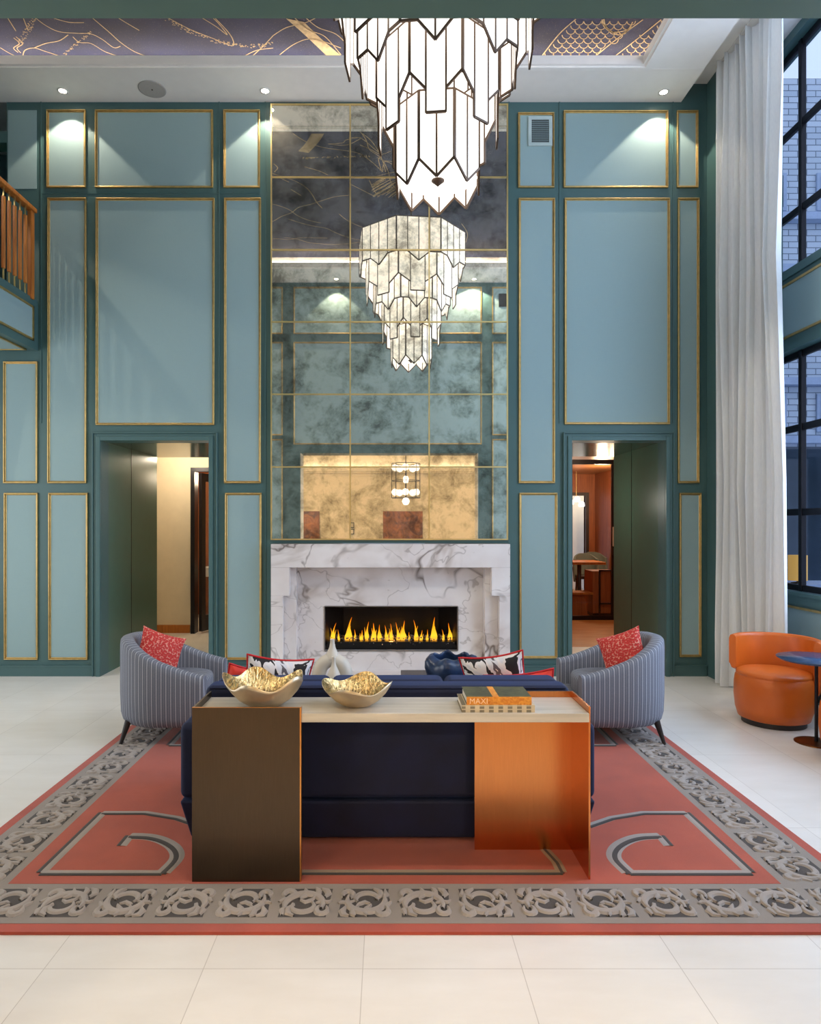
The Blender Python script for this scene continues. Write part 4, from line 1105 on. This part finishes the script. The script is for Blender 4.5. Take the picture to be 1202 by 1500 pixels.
# ------------------------------------------------------------------ console table
ct = empty('console_table', (.02, 3.19, RZ)); tag(ct, 'stone topped console table with dark bronze and copper metal side panels behind the sofa', 'table')
x0, x1, yf, yb = -.865, .912, 3.036, 3.345
MB().box(x0+.008, x1-.008, yf+.009, yb-.009, .722, .762).build('stone_top', 'stone', ct, .002, 1)
MB().box(x0, -.381, yf, yf+.008, RZ, .790).build('front_panel', 'darkbronze', ct)
MB().box(x0, x0+.008, yf+.008, yb, RZ, .790).build('left_end_panel', 'darkbronze', ct)
m = MB(); m.box(-.386, -.381, yf-.001, yf+.0, RZ, .7901); m.box(x0, -.381, yf-.0005, yf+.008, .790, .7915)
m.box(-.381, -.3795, yf, yf+.03, RZ, .79)
m.build('panel_edge', 'bronzeedge', ct)
MB().box(.43, x1, yb-.008, yb, RZ, .790).build('back_panel', 'copper', ct)
MB().box(x1-.008, x1, yf+.02, yb-.008, RZ, .790).build('right_end_panel', 'copper', ct)

# ------------------------------------------------------------------ sofa
sf = empty('sofa', (0, 3.85, RZ)); tag(sf, 'navy velvet three-seat sofa seen from behind, facing the fireplace', 'sofa')
SX0, SX1, SY = -1.03, 1.04, 3.39
m = MB()
m.hexa([(SX0+.05, SY+.03, .035), (SX1-.05, SY+.03, .035), (SX1-.05, 4.25, .035), (SX0+.05, 4.25, .035), (SX0, SY, .232), (SX1, SY, .232), (SX1, 4.30, .232), (SX0, 4.30, .232)])
m.build('base', 'velvet', sf, .015, 3)
m = MB(); m.box(SX0, SX0+.13, SY, 4.3, .238, .615); m.build('arm', 'velvet', sf, .035, 4)
m = MB(); m.box(SX1-.13, SX1, SY, 4.3, .238, .615); m.build('arm', 'velvet', sf, .035, 4)
m = MB(); m.box(-.905, .915, SY+.003, 3.545, .238, .80); m.build('back_frame', 'velvet', sf, .035, 4)
for k in range(3):
    xa_ = -.895+k*.601
    MB().box(xa_, xa_+.598, 3.545, 3.72, .44, .795).build('back_cushion', 'velvet', sf, .04, 4)
    MB().box(xa_, xa_+.598, 3.60, 4.32, .24, .43).build('seat_cushion', 'velvet', sf, .03, 4)
for x in (SX0+.12, SX1-.12):
    for y in (3.5, 4.15): MB().lathe([(.02, 0), (.025, .035)], (x, y, RZ), 12).build('foot', 'black', sf)
m = MB(); m.tube([(-.88, SY+.012, .790), (.89, SY+.012, .790)], .005); m.build('piping', 'velvet', sf)

# ------------------------------------------------------------------ armchairs
def armchair(s, cx, cy, lab):
    """s=+1 faces +X (left chair), s=-1 faces -X"""
    t = empty('armchair', (cx, cy, RZ)); tag(t, lab, 'armchair', 'striped tub armchairs either side of the sofa')
    a_, rx, fr = .38, .37, .33
    path = []
    n1 = 8
    for i in range(n1): path.append((fr-(fr-.02)*i/n1, -a_+.012*(1-i/n1), 0, -1))
    for i in range(25):
        th = -PI/2-PI*i/24
        path.append((.02+rx*math.cos(th), a_*math.sin(th), math.cos(th), math.sin(th)))
    for i in range(n1): path.append((.02+(fr-.02)*(i+1)/n1, a_-.012*(i+1)/n1, 0, 1))
    arcl = [0]
    for i in range(1, len(path)): arcl.append(arcl[-1]+math.hypot(path[i][0]-path[i-1][0], path[i][1]-path[i-1][1]))
    tot = arcl[-1]
    rings = []; uvs = []
    for i, (x, y, nx, ny) in enumerate(path):
        u = arcl[i]/tot; k = 1-abs(2*u-1)
        kk = min(1, k*1.25); h = .505+.245*(kk*kk*(3-2*kk)*.45+kk*.55)
        prof = [(-.030, .135), (-.012, .155), (.0, .2), (.006, .34), (.006, h-.06), (.002, h-.018), (-.010, h-.003), (-.030, h), (-.075, h-.002), (-.092, h-.012), (-.100, h-.04), (-.100, .40), (-.100, .30)]
        ring = []; uv = []
        for (o, z) in prof:
            ring.append((cx+s*(x+nx*o), cy+y+ny*o, z+RZ)); uv.append((arcl[i], z))
        rings.append(ring); uvs.append(uv)
    m = MB()
    if s < 0: rings = [r[::-1] for r in rings]; uvs = [q[::-1] for q in uvs]
    m.loft(rings, closed=False, caps=False, uvs=uvs)
    for ring, uvr, e in ((rings[0], uvs[0], 0), (rings[-1], uvs[-1], 1)):   # rounded arm fronts
        x_c = s*.022
        inner = [(p[0]+x_c, p[1]*.9+sum(q[1] for q in ring)/len(ring)*.1, p[2]*.985+.008) for p in ring]
        m.loft([ring, inner], closed=True, caps=False, uvs=[uvr, [(q[0]+.02, q[1]) for q in uvr]])
        m.add(inner, [tuple(range(len(inner)))], 0, False, [(tot+.01+abs(q[1]-ring[0][1]), q[2]) for q in inner])
    # underside
    bot = [r[0] if s > 0 else r[-1] for r in rings]
    m.add(bot, [tuple(range(len(bot)))], 0, False, [(0, 0)]*len(bot))
    m.build('tub_shell', 'stripes', t)
    # seat cushion
    m = MB(); rings = []; uvs = []
    seat = []
    for i in range(28):
        th = 2*PI*i/28; c_, s__ = math.cos(th), math.sin(th)
        e_ = .75 if c_ > 0 else 1
        seat.append((.03+.285*math.copysign(abs(c_)**e_, c_), .29*math.copysign(abs(s__)**(.8), s__)))
    for z, k in ((.30, .96), (.33, 1.0), (.41, 1.0), (.435, .97), (.445, .85), (.45, .5), (.452, .05)):
        rings.append([(cx+s*(.03+(x-.03)*k), cy+y*k, z+RZ) for x, y in seat]); uvs.append([(y*k+1, x*k) for x, y in seat])
    m.loft(rings, uvs=uvs); m.build('seat_cushion', 'stripes', t)
    m = MB(); m.box(min(cx+s*.05, cx+s*.345), max(cx+s*.05, cx+s*.345), cy-.31, cy+.31, .135+RZ, .31+RZ); 
    for i in range(len(m.uv)): m.uv[i] = [(m.v[j][1]+2, m.v[j][2]) for j in m.f[i]]
    m.build('seat_base', 'stripes', t, .01)
    for sx, sy in ((-1, -1), (-1, 1), (1, -1), (1, 1)):
        bx, by = cx+s*(.02+sx*.24), cy+sy*.27; ex, ey = bx+s*sx*.045, by+sy*.03
        m = MB(); m.tube([(ex, ey, RZ), (bx, by, .16+RZ)], [.012, .024], 10); m.build('leg', 'darkwood', t)
    return t
armchair(1, -1.66, 5.24, 'blue-grey striped tub armchair left of the sofa, facing right')
armchair(-1, 1.745, 5.24, 'blue-grey striped tub armchair right of the sofa, facing left')

def pillow(w, h, t, loc, rot, mats, lab, pipe=None, quilt=False, name='throw_pillow', group='throw pillows', seed=0):
    m = MB(); N = 20
    def pos(u, v, sgn):
        x = w/2*u*(1-.10*(1-abs(v)**2)*abs(u)**3); z = h/2*v*(1-.10*(1-abs(u)**2)*abs(v)**3)
        th = t/2*((1-abs(u)**3)*(1-abs(v)**3))**.55
        if quilt: th += .004*math.sin(u*14)*(1-abs(u)**2)
        th += .006*math.sin(3*u+seed+2*v)*(1-u*u)*(1-v*v)
        return (x, sgn*th, z)
    for sgn in (-1, 1):
        rows = []
        for i in range(N+1):
            u = -1+2*i/N; rows.append([pos(u, -1+2*j/N, sgn) for j in range(N+1)])
        if sgn > 0: rows = rows[::-1]
        m.loft(rows, closed=False, caps=False)
    o = m.build(name, mats); tag(o, lab, 'pillow', group)
    if pipe:
        P = [pos(-1+2*i/N, -1, 0) for i in range(N)]+[pos(1, -1+2*i/N, 0) for i in range(N)]+[pos(1-2*i/N, 1, 0) for i in range(N)]+[pos(-1, 1-2*i/N, 0) for i in range(N)]
        m = MB(); m.tube(P, .006, 6, closed=True); m.build('piping', pipe, o)
    o.location = loc; o.rotation_euler = [math.radians(q) for q in rot]
    return o
rp = 'pillows on the striped armchairs'
pillow(.36, .34, .13, (-1.73, 5.20, .625), (-14, 22, 38), 'redweave', 'red textured throw pillow on the left striped armchair', group=rp, seed=1)
pillow(.36, .34, .13, (1.80, 5.20, .625), (-14, -22, -38), 'redweave', 'red textured throw pillow on the right striped armchair', group=rp, seed=2)
sp = 'pillows along the sofa back'
pillow(.37, .42, .13, (-.62, 3.82, .67), (12, 7, 14), 'floral', 'black and white floral pillow with red piping, left end of the sofa', 'redpipe', group=sp)
pillow(.27, .27, .10, (-.80, 3.90, .665), (12, 14, 20), 'redfab', 'small red quilted pillow at the left end of the sofa', 'redpipe', True, group=sp)
pillow(.36, .42, .13, (.625, 3.88, .675), (12, -9, -12), 'floral', 'black and white floral pillow with red piping, right end of the sofa', 'redpipe', group=sp, seed=4)
pillow(.38, .36, .12, (.745, 3.77, .625), (12, -7, -6), 'redfab', 'bright red quilted pillow before the floral one at the right', 'redpipe', True, group=sp)

# ------------------------------------------------------------------ coffee tables and their things
def coffee(x0, x1, y0, y1, z, lab):
    t = empty('coffee_table', ((x0+x1)/2, (y0+y1)/2, RZ)); tag(t, lab, 'table', 'low coffee tables before the fireplace')
    MB().box(x0, x1, y0, y1, z-.035, z).build('tabletop', 'coffee', t, .004)
    for a in (x0+.05, x1-.09): MB().box(a, a+.04, y0+.05, y1-.05, RZ, z-.035).build('leg_panel', 'darkbronze', t)
coffee(-.70, .005, 4.75, 5.44, .40, 'dark low coffee table under the white vases'); coffee(.115, .90, 4.75, 5.56, .425, 'dark low coffee table under the blue ruffled bowl')
vx, vy, vz = -.405, 5.10, .40
m = MB()
P = [(-.098, 0), (-.102, .06), (-.095, .12), (-.07, .165), (-.035, .19), (0, .20), (.035, .19), (.07, .165), (.095, .12), (.102, .06), (.098, 0)]
P = smooth_path([Vector((vx+x, vy, vz+z)) for x, z in P], 4); m.tube(P, .052, 16)
m.lathe([(.055, .21), (.05, .235), (.036, .262), (.024, .29), (.018, .32), (.0155, .345), (.018, .352), (.012, .352), (.01, .33)], (vx, vy, vz), 20)
tag(m.build('arch_vase', 'whiteceramic', at=(vx, vy, vz)), 'off-white arch shaped ceramic vase with a slim neck on the coffee table', 'vase')
m = MB(); bx, by = -.385, 4.98
m.lathe([(.035, 0), (.05, .02), (.057, .06), (.052, .10), (.036, .14), (.02, .175), (.0135, .20), (.013, .235), (.016, .245), (.011, .245), (.01, .2)], (bx, by, .40), 24)
tag(m.build('bottle_vase', 'whiteceramic', at=(bx, by, .4)), 'small white bottle vase in front of the arch vase', 'vase')
# blue ruffled bowl
def ruffle(cx, cy, cz, prof_out, prof_in, lobes, amp, wav, ph=0, n=96):
    out = []
    for prof in (prof_out, prof_in):
        rings = []
        for r_, z in prof:
            hh = z/prof_out[-1][1]
            ring = []
            for j in range(n):
                a = 2*PI*j/n
                w = math.cos(lobes*a+ph)+.35*math.cos((lobes-2)*a+1.3*ph+1)
                k = hh**1.3
                rr = r_*(1+amp*w*k); zz = z+wav*math.cos(lobes*a+ph+.5)*k**2+wav*.5*math.sin((lobes-3)*a+ph)*k**2
                ring.append((cx+rr*math.cos(a), cy+rr*math.sin(a), cz+zz))
            rings.append(ring)
        out.append(rings)
    return out
o1, i1 = ruffle(.485, 5.10, .425, [(.08, 0), (.13, .015), (.185, .06), (.205, .12), (.20, .165), (.17, .195), (.14, .205)], [(.138, .203), (.15, .17), (.16, .10), (.10, .03), (.01, .022)], 7, .07, .012, .4)
m = MB(); m.loft(o1+i1, caps=False); m.add(o1[0], [tuple(range(95, -1, -1))])
tag(m.build('ruffled_bowl', 'blueceramic', at=(.485, 5.1, .425)), 'deep blue glazed ceramic bowl with folded rim on the right coffee table', 'bowl')

def goldbowl(cx, cy, cz, r_, h, lobes, ph, lab):
    t = empty('gold_bowl', (cx, cy, cz)); tag(t, lab, 'bowl', 'hammered gold bowls on the console')
    po = [(r_*.25, 0), (r_*.42, h*.05), (r_*.66, h*.28), (r_*.84, h*.58), (r_*.96, h*.85), (r_*1.0, h)]
    pi_ = [(r_*.985, h*1.0), (r_*.94, h*.86), (r_*.81, h*.60), (r_*.62, h*.32), (r_*.38, h*.12), (r_*.02, h*.09)]
    o_, i_ = ruffle(cx, cy, cz, po, pi_, lobes, .055, h*.17, ph)
    m = MB(); m.loft(o_+[i_[0]], 0, caps=False); m.add(o_[0], [tuple(range(95, -1, -1))], 0); m.build('shell', 'gold_out', t)
    m = MB(); m.loft(i_, 0, caps=False); m.build('hammered_lining', 'gold_in', t)
goldbowl(-.567, 3.185, .762, .185, .125, 5, 2.3, 'larger ruffled hammered gold bowl on the left of the console')
goldbowl(-.138, 3.185, .762, .158, .10, 4, .6, 'smaller ruffled hammered gold bowl near the middle of the console')

# ------------------------------------------------------------------ books
def text_mesh(s, size, ext, loc, rot, mt, name, parent):
    cu = bpy.data.curves.new(name, 'FONT'); cu.body = s; cu.size = size; cu.extrude = ext; cu.space_character = 1.05
    o = bpy.data.objects.new(name, cu); C.objects.link(o)
    dg = bpy.context.evaluated_depsgraph_get()
    me = bpy.data.meshes.new_from_object(o.evaluated_get(dg)); bpy.data.objects.remove(o)
    me.materials.clear(); me.materials.append(M[mt])
    q = bpy.data.objects.new(name, me); C.objects.link(q); q.parent = parent
    q.location = Vector(loc)-Vector(parent.location); q.rotation_euler = rot
    return q
x0, x1, y0, y1, z0 = px_at(676, 3.065), px_at(783, 3.065), 3.062, 3.27, .762
t = empty('coffee_table_book', ((x0+x1)/2, (y0+y1)/2, z0)); tag(t, 'lower book with a beige checked cloth cover on the console', 'book', 'stacked books on the console')
m = MB(); m.box(x0, x1, y0, y1, z0, z0+.003); m.box(x0, x1, y0, y1, z0+.030, z0+.033); m.box(x0, x1, y0, y0+.003, z0+.003, z0+.030); m.build('cover', 'checks', t)
box('pages', 'paper', x0+.004, x1-.004, y0+.003, y1-.004, z0+.003, z0+.030, t)
z1 = z0+.033; x0, x1, y0, y1 = px_at(683, 3.07), px_at(778, 3.07), 3.068, 3.262
t = empty('coffee_table_book', ((x0+x1)/2, (y0+y1)/2, z1)); tag(t, 'upper book with dark green cover and orange spine on the console', 'book', 'stacked books on the console')
m = MB(); m.box(x0, x1, y0, y1, z1, z1+.003); m.box(x0, x1, y0+.003, y1, z1+.033, z1+.036)
cv = m.build('cover', 'bookgreen', t)
box('spine', 'bookorange', x0, x1, y0-.003, y0, z1, z1+.036, t)
box('pages', 'paper', x0+.003, x1-.004, y0+.002, y1-.004, z1+.003, z1+.033, t)
m = MB(); m.hexa([(x0+.118, y0, z1+.036), (x0+.146, y0, z1+.036), (x0+.146, y1, z1+.036), (x0+.118, y1, z1+.036), (x0+.118, y0, z1+.0366), (x0+.146, y0, z1+.0366), (x0+.146, y1, z1+.0366), (x0+.118, y1, z1+.0366)])
m.build('cover_band', 'bookorange', t)
text_mesh('MAXI', .034, .0008, (x0+.012, y0-.0038, z1+.006), (PI/2, 0, 0), 'booklight', 'spine_lettering', t)

# ------------------------------------------------------------------ orange chairs and side table
def barrel(cx, cy, face, lab):
    t = empty('barrel_chair', (cx, cy, 0)); tag(t, lab, 'chair', 'orange leather barrel chairs by the window')
    MB().lathe([(.235, 0), (.235, .04)], (cx, cy, 0), 40).build('plinth', 'darkwood', t)
    MB().lathe([(.235, .04), (.262, .05), (.282, .12), (.292, .22), (.290, .32), (.282, .375), (.27, .39)], (cx, cy, 0), 48).build('body', 'leather', t)
    MB().lathe([(.27, .388), (.276, .398), (.272, .412), (.25, .424), (.15, .432), (.01, .434)], (cx, cy, 0), 48).build('seat', 'leather', t)
    m = MB(); rings = []; N = 40; half = math.radians(100)
    for i in range(N+1):
        a = face+PI-half+2*half*i/N
        ox, oy = -.045*math.cos(face), -.045*math.sin(face)
        rings.append([(cx+ox+r_*math.cos(a), cy+oy+r_*math.sin(a), z) for r_, z in ((.286, .27), (.286, .40), (.286, .655), (.293, .678), (.31, .685), (.33, .678), (.338, .655), (.338, .45), (.330, .30), (.318, .268), (.30, .262))])
        lift = .14*max(0, (i/N-.55)/.45)
        rings[-1] = [(q[0], q[1], q[2]+(lift if q[2] < .5 and j_ in (0, 8, 9, 10) else 0)) for j_, q in enumerate(rings[-1])]
    m.loft(rings, closed=True); o = m.build('backrest', 'leather', t)
    return t
barrel(3.145, 5.55, math.radians(-132), 'orange leather barrel chair with curved back beside the curtain')
barrel(3.265, 4.62, math.radians(120), 'orange leather barrel chair cut off at the right edge')
t = empty('side_table', (3.165, 5.03, 0)); tag(t, 'small round navy-topped side table on a slim dark pole', 'table')
MB().lathe([(.02, -.028), (.24, -.020), (.262, -.004), (.262, 0), (.01, 0)], (3.165, 5.03, .625), 48).build('tabletop', 'navytop', t)
MB().lathe([(.012, 0), (.012, .59)], (3.165, 5.03, .01), 16).build('pole', 'black', t)
MB().lathe([(.145, 0), (.145, .006), (.13, .009), (.012, .012)], (3.165, 5.03, 0), 40).build('base', mat('bronze_disc', (120, 72, 34), .28, .9), t)
